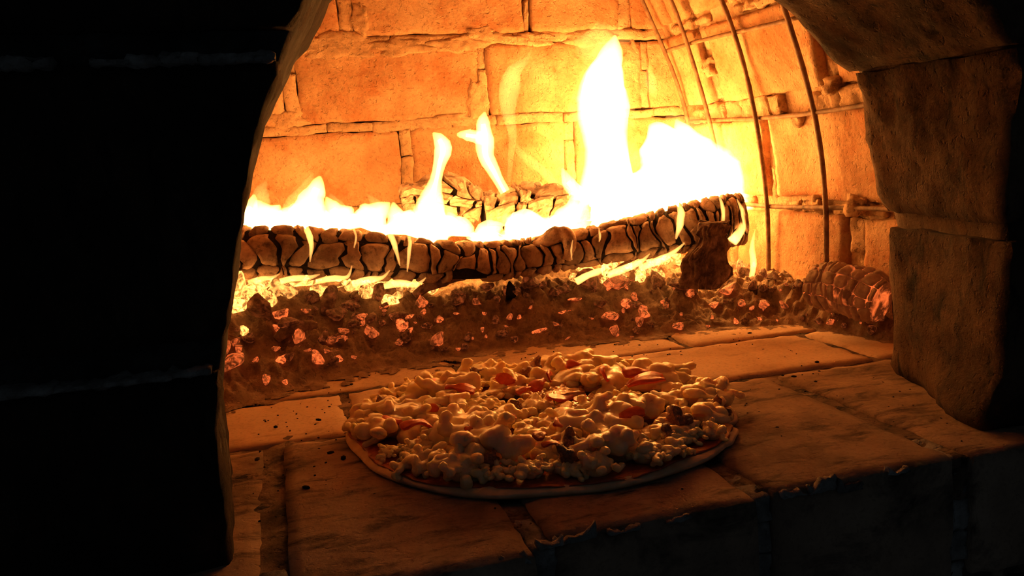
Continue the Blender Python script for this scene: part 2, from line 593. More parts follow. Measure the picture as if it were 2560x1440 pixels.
def profile(s):
    """s runs up the right wall from the floor (metres); returns point (x,z), inward normal"""
    if s <= Z0:
        return Vector((CX + AX, s)), Vector((-1, 0))
    t = PROF_T[min(len(PROF_T) - 1, int((s - Z0) / PROF_D))]
    p = Vector((CX + AX * math.cos(t), Z0 + BZ * math.sin(t)))
    n = Vector((-math.cos(t) / AX, -math.sin(t) / BZ)).normalized()
    return p, n


PROF_D = 0.0005
PROF_T = []
t = 0.0
while t < math.pi:
    PROF_T.append(t)
    t += PROF_D / math.hypot(AX * math.sin(t), BZ * math.cos(t))
S_TOP = Z0 + len(PROF_T) * PROF_D / 2
S_END = Z0 + len(PROF_T) * PROF_D


def prof_full(s):
    if s <= S_END:
        return profile(s)
    return Vector((CX - AX, Z0 - (s - S_END))), Vector((1, 0))


def shell(name, s0, s1, ns, mat, amp=0.004):
    bv, bf = grid_box(ns, 60, 1)
    vv = []
    for u in bv:
        s = s0 + u[0] * (s1 - s0)
        Y = 0.735 + u[1] * 0.73
        p, n = prof_full(s)
        d = (amp * fbm((s, Y, 0), 28, 5, 4.4)) - 0.004 if u[2] > 0.5 else -0.09
        q = p + n * d
        vv.append((q.x, Y, q.y))
    return obj(name, mesh(name, vv, bf), mat)


wall_right = empty('wall_right', (0.75, 1.1, 0))
tag(wall_right, kind='structure')
child(shell('joint_bed', -0.02, 0.62, 60, M_MORTAR, 0.003), wall_right)
ceiling = empty('ceiling', (CX, 1.1, 0.72))
tag(ceiling, kind='structure')
child(shell('joint_bed', 0.62, S_END - 0.25, 60, M_MORTAR, 0.003), ceiling)
wall_left = empty('wall_left', (-0.21, 1.1, 0))
tag(wall_left, kind='structure')
child(shell('joint_bed', S_END - 0.25, S_END + Z0 + 0.02, 50, M_MORTAR, 0.003), wall_left)


def prof_bricks(parent, courses, seed0, mat=M_BRICK):
    k = 0
    for sa, sb, ys in courses:
        for ya, yb in ys:
            k += 1
            random.seed(seed0 + k)
            proud = random.uniform(0.006, 0.012)
            size = (yb - ya, sb - sa, 0.04)
            tl = random.uniform(-0.02, 0.02)

            def fn(a, b, c, sa=sa, ya=ya, proud=proud, k=k, tl=tl):
                s = sa + b + tl * (a - 0.1) * 0.4 + 0.003 * fbm((a, b, k), 16, 3, k)
                p, n = prof_full(s)
                q = p + n * (proud - 0.04 + c)
                return (q.x, ya + a + tl * (b - 0.06) + 0.004 * fbm((a, b, k), 15, 3, k + 5), q.y)
            child(obj('brick', rough_block('brick', size, fn, res=0.009, rnd=0.0045, amp=0.0025, sc=26, seed=seed0 + k * 1.9), mat), parent)


prof_bricks(wall_right, [
    (0.000, 0.148, [(0.74, 0.965), (1.008, 1.29), (1.30, 1.45)]),
    (0.170, 0.292, [(0.79, 0.90), (0.91, 1.172), (1.190, 1.45)]),
    (0.325, 0.448, [(0.79, 0.985), (1.02, 1.285), (1.315, 1.45)]),
    (0.470, 0.590, [(0.79, 1.04), (1.06, 1.19), (1.205, 1.30), (1.32, 1.38), (1.392, 1.45)]),
], 500)
prof_bricks(ceiling, [
    (0.64 + i * 0.135, 0.64 + i * 0.135 + 0.122, [(0.79 + (i % 2) * 0.12 - 0.14 * (i % 2), 1.0 + 0.1 * (i % 2)), (1.015 + 0.1 * (i % 2), 1.45)]) for i in range(6)
], 560)
prof_bricks(wall_left, [
    (S_END - 0.24, S_END - 0.13, [(0.79, 1.06), (1.07, 1.45)]),
    (S_END - 0.12, S_END + 0.0, [(0.79, 0.92), (0.93, 1.2), (1.21, 1.45)]),
    (S_END + 0.01, S_END + 0.115, [(0.79, 1.06), (1.07, 1.45)]),
], 600)
# broken mortar left in the joints of the right wall, flush here and missing there
wr = random.Random(12)


def wall_strip(ya, yb, sa, sb, proud, k):
    def fn(a, b, c):
        s_ = sa + b + 0.003 * fbm((ya + a, sa + b, k), 40, 3, k)
        p, n = profile(max(0.0, s_))
        q = p + n * (proud - 0.03 + c)
        return (q.x, ya + a + 0.003 * fbm((a, b, k), 40, 3, k + 2), q.y)
    me = rough_block('mortar_strip', (yb - ya, sb - sa, 0.03), fn, res=0.0055, rnd=0.003, amp=0.0045, sc=55, seed=k)
    child(obj('mortar_strip', me, M_MORTAR), wall_right)


kk = 0
for sa, sb in ((0.149, 0.169), (0.293, 0.324), (0.449, 0.469)):
    for (a, b) in bed_strips(wr, 0.80, 1.44, 0.03, 0.09):
        kk += 1
        if wr.random() < 0.22:
            continue
        wall_strip(a, b - wr.uniform(0, 0.006), sa + wr.uniform(0, 0.004), sb - wr.uniform(0, 0.006), wr.uniform(0.001, 0.010), kk * 3.7)
for ya, yb, sa, sb in ((0.968, 0.985, 0.02, 0.09), (0.968, 1.000, 0.10, 0.147), (0.988, 1.005, 0.0, 0.06), (1.174, 1.187, 0.17, 0.215), (1.286, 1.312, 0.33, 0.375),
                       (1.290, 1.310, 0.41, 0.447), (0.990, 1.014, 0.33, 0.36), (0.992, 1.01, 0.375, 0.43), (1.042, 1.058, 0.47, 0.53), (1.192, 1.203, 0.48, 0.56)):
    kk += 1
    wall_strip(ya, yb, sa, sb, wr.uniform(-0.002, 0.006), kk * 3.7)
for i, (Y, s, r) in enumerate([(1.06, 0.160, 0.0095), (1.068, 0.170, 0.006), (0.975, 0.166, 0.014), (1.085, 0.284, 0.008), (1.0, 0.325, 0.013), (1.30, 0.385, 0.012)]):
    p, n = profile(s)
    bm = bmesh.new()
    bmesh.ops.create_icosphere(bm, subdivisions=3, radius=r)
    for v in bm.verts:
        v.co *= 1 + 0.8 * fbm(v.co, 80, 4, i * 3.3)
        v.co.y *= 1.3
    me = from_bm(bm, 'mortar_lump')
    q = p + n * (r * 0.2 + 0.006)
    child(obj('mortar_lump', me, M_MORTAR, loc=(q.x, Y, q.y)), wall_right)

# ------------------------------------------------------------------ front wall with the arched mouth
wall_front = empty('wall_front', (0.28, Y_F0, 0))
tag(wall_front, kind='structure')
ACX = 0.2825
MOUTH_L = [(0, 0.342), (0.091, 0.3415), (0.16, 0.3265), (0.214, 0.3125), (0.267, 0.2945), (0.297, 0.2815), (0.342, 0.2535), (0.371, 0.2345), (0.397, 0.2185), (0.44, 0.165), (0.475, 0.02)]
MOUTH_R = [(0, 0.3425), (0.145, 0.338), (0.182, 0.3285), (0.231, 0.3135), (0.292, 0.3015), (0.317, 0.2880), (0.349, 0.2560), (0.375, 0.2275), (0.392, 0.2035), (0.44, 0.13), (0.475, 0.02)]


def front_block(side, z0, z1, xo, y0, y1, inset, res, seed, mat, name, amp=0.004, rr=0.005):
    """one course piece between the mouth's curve and xo; side -1 left, +1 right"""
    H = z1 - z0
    n = (int(0.26 / res), int((y1 - y0) / res), max(3, int(H / res)))
    uv, faces = grid_box(*n)
    out = []
    for u in uv:
        z = z0 + u[2] * H
        y = y0 + u[1] * (y1 - y0)
        hw = interp(z, MOUTH_L if side < 0 else MOUTH_R) + inset
        fr = (Y_F1 - y) / (Y_F1 - Y_F0)          # 1 at the front face
        if side > 0:
            hw -= fr * 0.050 * sstep(1 - z / 0.40)
            hw -= 0.020 * sstep(1 - z / 0.05) * sstep(1 - abs(fr - 0.8) / 0.5)
            hw += fr * 0.03 * sstep((z - 0.2) / 0.2)
        else:
            hw -= fr * 0.009 * sstep(1 - (z - 0.15) / 0.15)
            hw += fr * 0.018 * sstep((z - 0.27) / 0.15)
        xin = ACX + side * hw
        ez = min(u[2], 1 - u[2]) * H
        ey = min(u[1], 1 - u[1]) * (y1 - y0)
        cut = max(0, rr - ez) + 0.8 * max(0, rr - ey)
        x = xin + (xo - xin) * u[0] ** 1.3
        if u[0] < 1e-6:
            x += side * cut * 0.7
            x += side * amp * (0.7 * fbm((side, y, z), 14, 5, seed) + 0.5 * fbm((side, y, z), 70, 4, seed))
        if u[1] < 1e-6 or u[1] > 1 - 1e-6:
            y += (1 if u[1] < 0.5 else -1) * (0.7 * max(0, rr - ez)) + amp * fbm((x, 0, z), 20, 5, seed + 2)
        if u[2] < 1e-6 or u[2] > 1 - 1e-6:
            z += amp * 0.5 * fbm((x, y, seed), 22, 4, seed + 4)
        out.append((x, y, z))
    me = mesh(name, out, faces)
    return child(obj(name, me, mat), wall_front)


XL, XR = -0.42, 1.0
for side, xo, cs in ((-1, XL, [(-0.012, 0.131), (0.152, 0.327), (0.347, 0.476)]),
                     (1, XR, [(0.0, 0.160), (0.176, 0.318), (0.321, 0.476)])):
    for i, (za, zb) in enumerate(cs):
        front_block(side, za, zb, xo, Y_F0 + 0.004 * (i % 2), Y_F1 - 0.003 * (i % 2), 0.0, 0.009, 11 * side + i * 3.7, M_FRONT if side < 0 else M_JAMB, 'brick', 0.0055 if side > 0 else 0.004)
    front_block(side, 0.0, 0.474, xo, Y_F0 + 0.016, Y_F1 - 0.006, 0.001 if side < 0 else 0.010, 0.010, 50 * side, M_FRONTM if side < 0 else M_DARKJOINT, 'mortar', 0.003)
# lime crumbs on the left ledges, their pale tone painting the light caught there
wl = random.Random(8)
for zl, xa, xb in ((0.329, -0.24, -0.068), (0.329, -0.06, -0.03), (0.133, -0.24, -0.075)):
    x = xa
    while x < xb:
        wd = wl.uniform(0.02, 0.05)
        if wl.random() < 0.85:
            me = rough_block('mortar_crumb', (wd, 0.02, wl.uniform(0.003, 0.007)), box_fn(x, Y_F0 - 0.003 + wl.uniform(0, 0.004), zl - 0.003), res=0.003, rnd=0.0015, amp=0.003, sc=110, seed=wl.uniform(0, 80))
            child(obj('mortar_crumb', me, M_LIME), wall_front)
        x += wd * 0.9
# the wall over the mouth
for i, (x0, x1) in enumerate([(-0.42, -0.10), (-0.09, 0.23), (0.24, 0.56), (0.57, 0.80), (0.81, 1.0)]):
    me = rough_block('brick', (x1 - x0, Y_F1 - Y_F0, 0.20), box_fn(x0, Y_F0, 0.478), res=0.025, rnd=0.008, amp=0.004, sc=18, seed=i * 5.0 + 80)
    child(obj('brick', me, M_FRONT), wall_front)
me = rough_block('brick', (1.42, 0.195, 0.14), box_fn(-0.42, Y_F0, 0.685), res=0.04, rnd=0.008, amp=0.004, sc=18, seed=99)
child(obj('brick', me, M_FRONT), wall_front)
# masonry under the hearth lip
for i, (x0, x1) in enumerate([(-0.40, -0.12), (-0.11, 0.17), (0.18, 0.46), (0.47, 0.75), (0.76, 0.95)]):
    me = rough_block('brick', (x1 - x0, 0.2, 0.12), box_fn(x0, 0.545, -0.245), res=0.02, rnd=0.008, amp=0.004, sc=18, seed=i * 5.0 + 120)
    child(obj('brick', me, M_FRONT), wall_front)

# ------------------------------------------------------------------ wire grid on the right wall
grid = empty('wire_grid', (0.72, 1.2, 0.04))
tag(grid, 'rusty bent wire grid curving up against the right brick wall', 'wire grid')


def tube_mesh(name, pts, r, sides=8, rfn=None):
    pts = [Vector(p) for p in pts]
    vv, ff = [], []
    n = len(pts)
    for i, p in enumerate(pts):
        t = (pts[min(n - 1, i + 1)] - pts[max(0, i - 1)]).normalized()
        a = t.orthogonal().normalized() if i == 0 else (a - t * a.dot(t)).normalized()
        b = t.cross(a)
        rr = r if rfn is None else rfn(i / (n - 1), i)
        for j in range(sides):
            an = 2 * math.pi * j / sides
            vv.append(p + (a * math.cos(an) + b * math.sin(an)) * rr)
    for i in range(n - 1):
        for j in range(sides):
            j2 = (j + 1) % sides
            ff.append((i * sides + j, i * sides + j2, (i + 1) * sides + j2, (i + 1) * sides + j))
    ff.append(tuple(range(sides))[::-1])
    ff.append(tuple((n - 1) * sides + j for j in range(sides)))
    return mesh(name, vv, ff)


for i, (Yw, s0, off) in enumerate([(1.405, 0.05, 0.022), (1.312, 0.05, 0.026), (1.176, 0.035, 0.022), (1.028, 0.06, 0.024)]):
    pts = []
    for q in range(41):
        s = s0 + (0.72 - s0) * q / 40
        p, n = profile(s)
        o_ = off + 0.003 * math.sin(s * 17 + i * 2)
        p = p + n * o_
        pts.append((p.x, Yw + 0.005 * math.sin(s * 14 + i) + 0.02 * (s - 0.3) * (1 if i == 3 else 0), p.y))
    me = tube_mesh('upright_wire', pts, 0.0036, rfn=lambda t, q: 0.0036 * (1 + 0.25 * noise.noise((q * 0.7, i, 0))))
    child(obj('upright_wire', me, M_WIRE), grid)
for i, s in enumerate((0.160, 0.297, 0.428)):
    pts = []
    for q in range(31):
        Y = 0.80 + 0.61 * q / 30
        p, n = profile(s + 0.004 * math.sin(Y * 9 + i))
        p = p + n * (0.017 + 0.002 * math.sin(Y * 13 + i))
        pts.append((p.x, Y, p.y))
    me = tube_mesh('cross_wire', pts, 0.0032, rfn=lambda t, q: 0.0032 * (1 + 0.25 * noise.noise((q * 0.9, i + 5, 0))))
    child(obj('cross_wire', me, M_WIRE), grid)

# ------------------------------------------------------------------ ash bed
FRONT_Y = [(-0.22, 0.94), (-0.073, 0.985), (0.067, 1.06), (0.275, 1.098), (0.41, 1.08), (0.60, 1.055), (0.68, 1.02), (0.72, 0.88), (0.76, 0.80)]
CREST = [(-0.2, 0.11), (-0.05, 0.10), (0.07, 0.093), (0.2, 0.070), (0.45, 0.068), (0.6, 0.058), (0.76, 0.046)]


def ash_h(X, Y):
    d = Y - interp(X, FRONT_Y) + 0.010 * fbm((X, Y, 0), 16, 3, 6)
    if d < 0:
        # thin drift of dust in front of the heap
        return 0.0035 * (0.25 + fbm((X, Y, 0), 55, 5, 12.0) + d / 0.05) if d > -0.07 else -0.004
    h = interp(X, CREST) * (0.10 * sstep(d / 0.025) + 0.90 * sstep(d / 0.135) ** 1.15)
    back = sstep((Y - 1.20) / 0.10)
    h += back * (0.112 - interp(X, CREST)) * (1 if X < 0.5 else 1 - sstep((X - 0.5) / 0.12))
    a = sstep(d / 0.05)
    h += a * (0.011 * fbm((X, Y, 0), 24, 4, 1.0) + 0.0075 * fbm((X, Y, 0), 75, 3, 3.0)) + sstep(d / 0.02) * 0.0032 * fbm((X, Y, 0), 160, 3, 8.0)
    return h


nx, ny = 440, 290
vv, ff, keep = [], [], {}
for j in range(ny + 1):
    for i in range(nx + 1):
        X, Y = -0.215 + 0.965 * i / nx, 0.80 + 0.635 * j / ny
        vv.append((X, Y, ash_h(X, Y)))
for j in range(ny):
    for i in range(nx):
        q = (j * (nx + 1) + i, j * (nx + 1) + i + 1, (j + 1) * (nx + 1) + i + 1, (j + 1) * (nx + 1) + i)
        if max(vv[t][2] for t in q) > 0:
            ff.append(q)
ash = obj('ash_bed', mesh('ash_bed', vv, ff), M_ASH)
tag(ash, 'grey brown bed of wood ash heaped across the back of the oven', 'ash', kind='stuff')


def on_ash(px, py):
    Y = 0.82
    while Y < 1.42:
        p = at(px, py, Y)
        h = max(0.0, ash_h(p.x, p.y))
        if p.z <= h:
            return Vector((p.x, p.y, h))
        Y += 0.002
    return at(px, py, 1.38)


# ------------------------------------------------------------------ charred logs
def spine_eval(pts, t):
    n = len(pts) - 1
    f = min(max(t, 0) * n, n - 1e-6)
    i = int(f)
    u = f - i
    p0, p1, p2, p3 = pts[max(0, i - 1)], pts[i], pts[i + 1], pts[min(n, i + 2)]
    return [0.5 * ((2 * b) + (-a + c) * u + (2 * a - 5 * b + 4 * c - d) * u * u + (-a + 3 * b - 3 * c + d) * u ** 3)
            for a, b, c, d in zip(p0, p1, p2, p3)]


def char_log(name, label, pts, cell, per_ring, thick, seed, base, wob=0.55, gap=0.085, off0=-0.95, square=False, core_mat=M_CORE, plate_mat=M_CHAR, ends=True, cat='log', plate='char_plate'):
    """pts (x,y,z,r); a black core with cracked plates of char all round it"""
    root = empty(name, base)
    tag(root, label, cat)
    NS = 120

    def frame(t):
        p = Vector(spine_eval(pts, t)[:3])
        q = Vector(spine_eval(pts, min(1, t + 0.01))[:3])
        o = Vector(spine_eval(pts, max(0, t - 0.01))[:3])
        d = (q - o).normalized()
        a = d.cross(Vector((0, 0, 1))).normalized()
        return p, d, a, a.cross(d), spine_eval(pts, t)[3]

    def surf(t, th, extra):
        p, d, a, b, r = frame(t)
        rr = r * (1 + 0.07 * math.sin(th * 2 + t * 9 + seed) + 0.05 * noise.noise((t * 14, th, seed))) + extra
        return p + (a * math.cos(th) + b * math.sin(th)) * rr
    # core
    sides = 20
    vv, ff = [], []
    for i in range(NS // 2 + 1):
        for j in range(sides):
            vv.append(surf(i / (NS // 2), 2 * math.pi * j / sides, -thick * 0.9))
    n = NS // 2
    for i in range(n):
        for j in range(sides):
            j2 = (j + 1) % sides
            ff.append((i * sides + j, (i + 1) * sides + j, (i + 1) * sides + j2, i * sides + j2))
    ff.append(tuple(range(sides)))
    ff.append(tuple(n * sides + j for j in range(sides))[::-1])
    child(obj('core', mesh('core', vv, ff), core_mat), root)
    # plates
    length = sum((Vector(spine_eval(pts, (i + 1) / 40)[:3]) - Vector(spine_eval(pts, i / 40)[:3])).length for i in range(40))
    rnd = random.Random(seed)
    nr = max(2, int(length / cell))
    ring = [(i + (rnd.uniform(-0.3, 0.3) if 0 < i < nr else 0)) / nr for i in range(nr + 1)]
    ths = [off0 + 2 * math.pi * (q + rnd.uniform(-0.22, 0.22)) / per_ring for q in range(per_ring)]
    ths.append(ths[0] + 2 * math.pi)

    def bound(q, t):
        """wavy crack running along the log between two rows of plates"""
        q %= per_ring
        return ths[q] + (0.9 * noise.noise((t * length / cell * 0.35, q * 7.7, seed)) + 0.25 * noise.noise((t * length / cell, q * 3.3, seed))) * 2 * math.pi / per_ring * 0.6

    def wave(e, th):
        """a crack around the log, bowed and wandering"""
        if e in (0.0, 1.0):
            return e
        return e + wob * (noise.noise((math.cos(th) * 0.8 + e * 57, math.sin(th) * 0.9, seed)) * 1.6 + 0.4 * noise.noise((math.cos(th) * 4, math.sin(th) * 4, e * 91))) / nr
    for q in range(per_ring):
        cuts = [0.0]
        for i in range(1, nr):
            if rnd.random() < 0.90:
                cuts.append(ring[i] if rnd.random() < 0.85 else ring[i] + rnd.uniform(-0.4, 0.4) / nr)
            if rnd.random() < 0.10:
                cuts.append(ring[i] + rnd.uniform(0.35, 0.6) / nr)
        cuts = sorted(c for c in cuts if c < 1) + [1.0]
        cuts = [c for i, c in enumerate(cuts) if i == 0 or c == 1.0 or c - cuts[i - 1] > 0.25 / nr]
        for i in range(len(cuts) - 1):
            E0, E1 = cuts[i], cuts[i + 1]
            if E1 - E0 < 1e-4:
                continue
            span = (E1 - E0) * nr
            if rnd.random() < 0.006:
                continue
            h = thick * rnd.uniform(0.6, 1.35)
            tip = rnd.uniform(-0.4, 0.4) * thick
            gg = gap * rnd.uniform(0.25, 1.5) / span
            gth = gap * 0.28 * rnd.uniform(0.3, 1.5) * cell / max(1e-4, 6.28 / per_ring * pts[0][3])
            A, B = 6, 6
            vv, ff = [], []

            def pos(ua, ub):
                # rounded corners of the plate
                cu, cv = (ua - 0.5) * 2, (ub - 0.5) * 2
                k_ = 1 - (0.02 if square else 0.11) * (abs(cu) ** 3) * (abs(cv) ** 3)
                ua, ub = 0.5 + cu * k_ / 2, 0.5 + cv * k_ / 2
                tm = (E0 + E1) / 2
                b0, b1 = bound(q, tm), bound(q + 1, tm) + (2 * math.pi if q == per_ring - 1 else 0)
                th = b0 + (b1 - b0) * (gth + (1 - 2 * gth) * ub)
                e0, e1 = wave(E0, th), wave(E1, th)
                tt = e0 + (e1 - e0) * (gg + (1 - 2 * gg) * ua)
                b0, b1 = bound(q, tt), bound(q + 1, tt) + (2 * math.pi if q == per_ring - 1 else 0)
                return tt, b0 + (b1 - b0) * (gth + (1 - 2 * gth) * ub)
            for a in range(A + 1):
                for b in range(B + 1):
                    ua, ub = a / A, b / B
                    tt, th = pos(ua, ub)
                    edge = min(ua, 1 - ua, ub, 1 - ub)
                    ex = h * (0.0 if edge > 0.01 else (-0.25 if square else -0.6)) + tip * (ua - 0.5) + thick * 0.5 * noise.noise((ua * 2.5 + i, ub * 2.5 + q, seed)) + 0.2 * thick * noise.noise((ua * 7 + i, ub * 7 + q, seed))
                    vv.append(surf(tt, th, ex))
            for a in range(A):
                for b in range(B):
                    w_ = B + 1
                    ff.append((a * w_ + b, (a + 1) * w_ + b, (a + 1) * w_ + b + 1, a * w_ + b + 1))
            rim = [b for b in range(B + 1)] + [(a * (B + 1) + B) for a in range(1, A + 1)] + [A * (B + 1) + b for b in range(B - 1, -1, -1)] + [a * (B + 1) for a in range(A - 1, 0, -1)]
            low = []
            for r_ in rim:
                a, b = divmod(r_, B + 1)
                tt, th = pos(0.5 + (a / A - 0.5) * 0.95, 0.5 + (b / B - 0.5) * 0.95)
                low.append(len(vv))
                vv.append(surf(tt, th, -thick * 1.1))
            for x in range(len(rim)):
                y = (x + 1) % len(rim)
                ff.append((rim[x], rim[y], low[y], low[x]))
            ff.append(tuple(low))
            cen = sum((Vector(v) for v in vv), Vector()) / len(vv)
            me = mesh(plate, [Vector(v) - cen for v in vv], ff, smooth=not square)
            child(obj(plate, me, plate_mat, loc=cen), root)
    return root


main_log = char_log('burning_log', 'long charred log with cracked bark plates lying across the embers', [
    (-0.17, 1.155, 0.165, 0.034), (-0.05, 1.16, 0.155, 0.033), (0.08, 1.17, 0.140, 0.032), (0.20, 1.185, 0.118, 0.030), (0.31, 1.20, 0.107, 0.030),
    (0.42, 1.195, 0.115, 0.031), (0.53, 1.175, 0.128, 0.034), (0.62, 1.155, 0.139, 0.037), (0.668, 1.145, 0.142, 0.036)],
    0.0195, 4, 0.0060, 21, (0.28, 1.18, 0.05))
# forked stub of a branch lying along the top of the log
kp = at(1340, 612, 1.182)
kpts = [at(a, b, y) for a, b, y in ((1335, 618, 1.19), (1362, 603, 1.182), (1392, 586, 1.175), (1418, 590, 1.168), (1424, 618, 1.165), (1416, 650, 1.166))]
me = tube_mesh('branch_stub', [Vector(spine_eval([tuple(p) for p in kpts], i / 20)) - kp for i in range(21)], 0.009, 12,
               rfn=lambda t, q: 0.0095 * (0.75 + 0.5 * math.sin(math.pi * min(1, t * 1.1))) * (1 + 0.3 * noise.noise((q * 0.6, 3, 0))))
child(obj('branch_stub', me, M_CHAR, loc=kp), main_log)

p1 = at(1105, 505, 1.345)
char_log('charred_log_chunk', 'crumbling charred log chunk split into cubes against the back wall', [
    (p1.x - 0.062, 1.35, p1.z - 0.006, 0.030), (p1.x - 0.03, 1.345, p1.z, 0.040), (p1.x + 0.01, 1.34, p1.z, 0.042), (p1.x + 0.058, 1.335, p1.z - 0.012, 0.030)],
    0.023, 8, 0.012, 5, (p1.x, 1.345, 0.11), gap=0.09, plate='char_block', square=True)
p2 = at(1320, 535, 1.335)
char_log('charred_log_chunk', 'thick charred log chunk with flaking layers on top beside the tallest flame', [
    (p2.x - 0.075, 1.335, p2.z - 0.002, 0.042), (p2.x - 0.03, 1.33, p2.z, 0.047), (p2.x + 0.03, 1.33, p2.z, 0.047), (p2.x + 0.09, 1.335, p2.z - 0.012, 0.040)],
    0.025, 9, 0.012, 6, (p2.x, 1.335, 0.11), gap=0.08, plate='char_block', square=True)
p3 = at(2145, 730, 0.925)
char_log('ashed_log_end', 'ash grey smouldering log end beside the right jamb', [
    (p3.x - 0.025, 0.985, p3.z + 0.004, 0.025), (p3.x - 0.012, 0.955, p3.z + 0.003, 0.033), (p3.x, 0.925, p3.z, 0.034), (p3.x + 0.012, 0.895, p3.z - 0.01, 0.029)],
    0.0115, 10, 0.0035, 9, (p3.x, 0.925, 0.02), gap=0.05, core_mat=M_SMCORE, plate_mat=M_SMOULDER, plate='ash_plate')

# upright charred stub at the right end of the log
st = at(1768, 690, 1.088)
bm = bmesh.new()
bmesh.ops.create_cone(bm, cap_ends=True, segments=22, radius1=0.033, radius2=0.029, depth=0.090)
bmesh.ops.subdivide_edges(bm, edges=bm.edges[:], cuts=8, use_grid_fill=True)
for v in bm.verts:
    z = v.co.z / 0.085 + 0.5
    v.co.x *= 1.0 + 0.25 * math.sin(z * 5)
    v.co.x += 0.012 * (z - 0.3) + 0.004 * math.sin(z * 40)
    v.co.y *= 0.6
    d = 0.007 * fbm((v.co.x, v.co.y, v.co.z * 0.5), 80, 4, 3) + 0.006 * noise.noise((v.co.x * 220, v.co.y * 220, v.co.z * 22)) + 0.003 * noise.noise((v.co.x * 50, v.co.y * 50, v.co.z * 260))
    v.co += Vector((v.co.x, v.co.y, 0)).normalized() * d
    if z > 0.9:
        v.co.z += 0.012 * fbm(v.co, 60, 3, 8)
stub = obj('charred_stub', from_bm(bm, 'charred_stub'), M_STUB, loc=(st.x, st.y, st.z + 0.028))
stub.rotation_euler = (0, 0.12, 0.2)
tag(stub, 'fibrous ash coated wood stub standing upright in front of the log', 'wood stub')


# ------------------------------------------------------------------ embers and coals
def lump(name, seed, sub=2, stretch=(1, 1, 1), amp=0.45, facet=True):
    bm = bmesh.new()
    if facet:
        # broken charcoal: hull of a few points, edges knocked off, faces roughened
        rr = random.Random(int(seed * 100))
        for _ in range(rr.randint(9, 13)):
            d = Vector((rr.gauss(0, 1), rr.gauss(0, 1), rr.gauss(0, 1))).normalized() * rr.uniform(0.75, 1.15)
            bm.verts.new((d.x * stretch[0], d.y * stretch[1], d.z * stretch[2]))
        bmesh.ops.convex_hull(bm, input=bm.verts[:])
        bmesh.ops.delete(bm, geom=[v for v in bm.verts if not v.link_faces], context='VERTS')
        bmesh.ops.bevel(bm, geom=bm.edges[:], offset=0.10, segments=1, affect='EDGES')
        bmesh.ops.triangulate(bm, faces=bm.faces[:])
        bmesh.ops.subdivide_edges(bm, edges=[e for e in bm.edges if e.calc_length() > 0.35], cuts=1)
        bmesh.ops.triangulate(bm, faces=bm.faces[:])
        for v in bm.verts:
            v.co *= 1 + 0.13 * noise.fractal(v.co * 2.6 + Vector((seed, 0, 0)), 1, 2, 3)
        return from_bm(bm, name, smooth=False)
    bmesh.ops.create_icosphere(bm, subdivisions=sub, radius=1.0)
    for v in bm.verts:
        c = v.co.copy()
        f = 1 + amp * noise.fractal(c * 1.1 + Vector((seed, seed * 2, 0)), 1, 2, 3)
        v.co = Vector((c.x * stretch[0], c.y * stretch[1], c.z * stretch[2])) * f
    return from_bm(bm, name, smooth=True)


LUMPS = [lump('ember', i * 3.7 + 1, 2, (random.uniform(0.8, 1.6), random.uniform(0.7, 1.1), random.uniform(0.6, 1.0))) for i in range(12)]
CHIPS = [lump('ember', i * 5.1 + 40, 2, (1.8, 0.5, 0.4), 0.35) for i in range(5)]


def with_mat(me, mat):
    key = me.name + '|' + mat.name
    if key not in _mcache:
        c = me.copy()
        c.materials.clear()
        c.materials.append(mat)
        _mcache[key] = c
    return _mcache[key]


_mcache = {}
rn = random.Random(17)


def landmark(p):
    if p.x < 0.0: return 'beside the left jamb'
    if p.y < 1.02 and p.x > 0.6: return 'around the ash grey log end'
    if p.x < 0.11: return 'below the pointed bark shard'
    if p.x < 0.21: return 'below the long thin splinter'
    if p.x < 0.33: return 'near the burnt black lump'
    if p.x < 0.47: return "under the log's right half"
    if p.x < 0.60: return 'left of the upright stub'
    return 'between the upright stub and right wall'


def size_word(wpx):
    return 'tiny' if wpx < 19 else 'small' if wpx < 32 else 'medium' if wpx < 55 else 'large'


count = {}


def ember(px, py, wpx, mat, label, cat, group, name, chip=False, sink=0.16, p=None):
    p = on_ash(px, py) if p is None else p
    r = wpx / 2 * px_size(p.y) / 1.0
    me = with_mat(rn.choice(CHIPS if chip else LUMPS), mat)
    o = obj(name, me, None)
    o.scale = (r, r, r)
    o.rotation_euler = (rn.uniform(-0.5, 0.5), rn.uniform(-0.5, 0.5), rn.uniform(-0.7, 0.7) + (math.pi if rn.random() < 0.5 else 0))
    o.location = (p.x, p.y, p.z + r * (0.75 - sink * 2))
    if group:
        label = label.format(size=size_word(wpx), where=landmark(p))
        group = group + ', ' + label
    tag(o, label, cat, group)
    return o


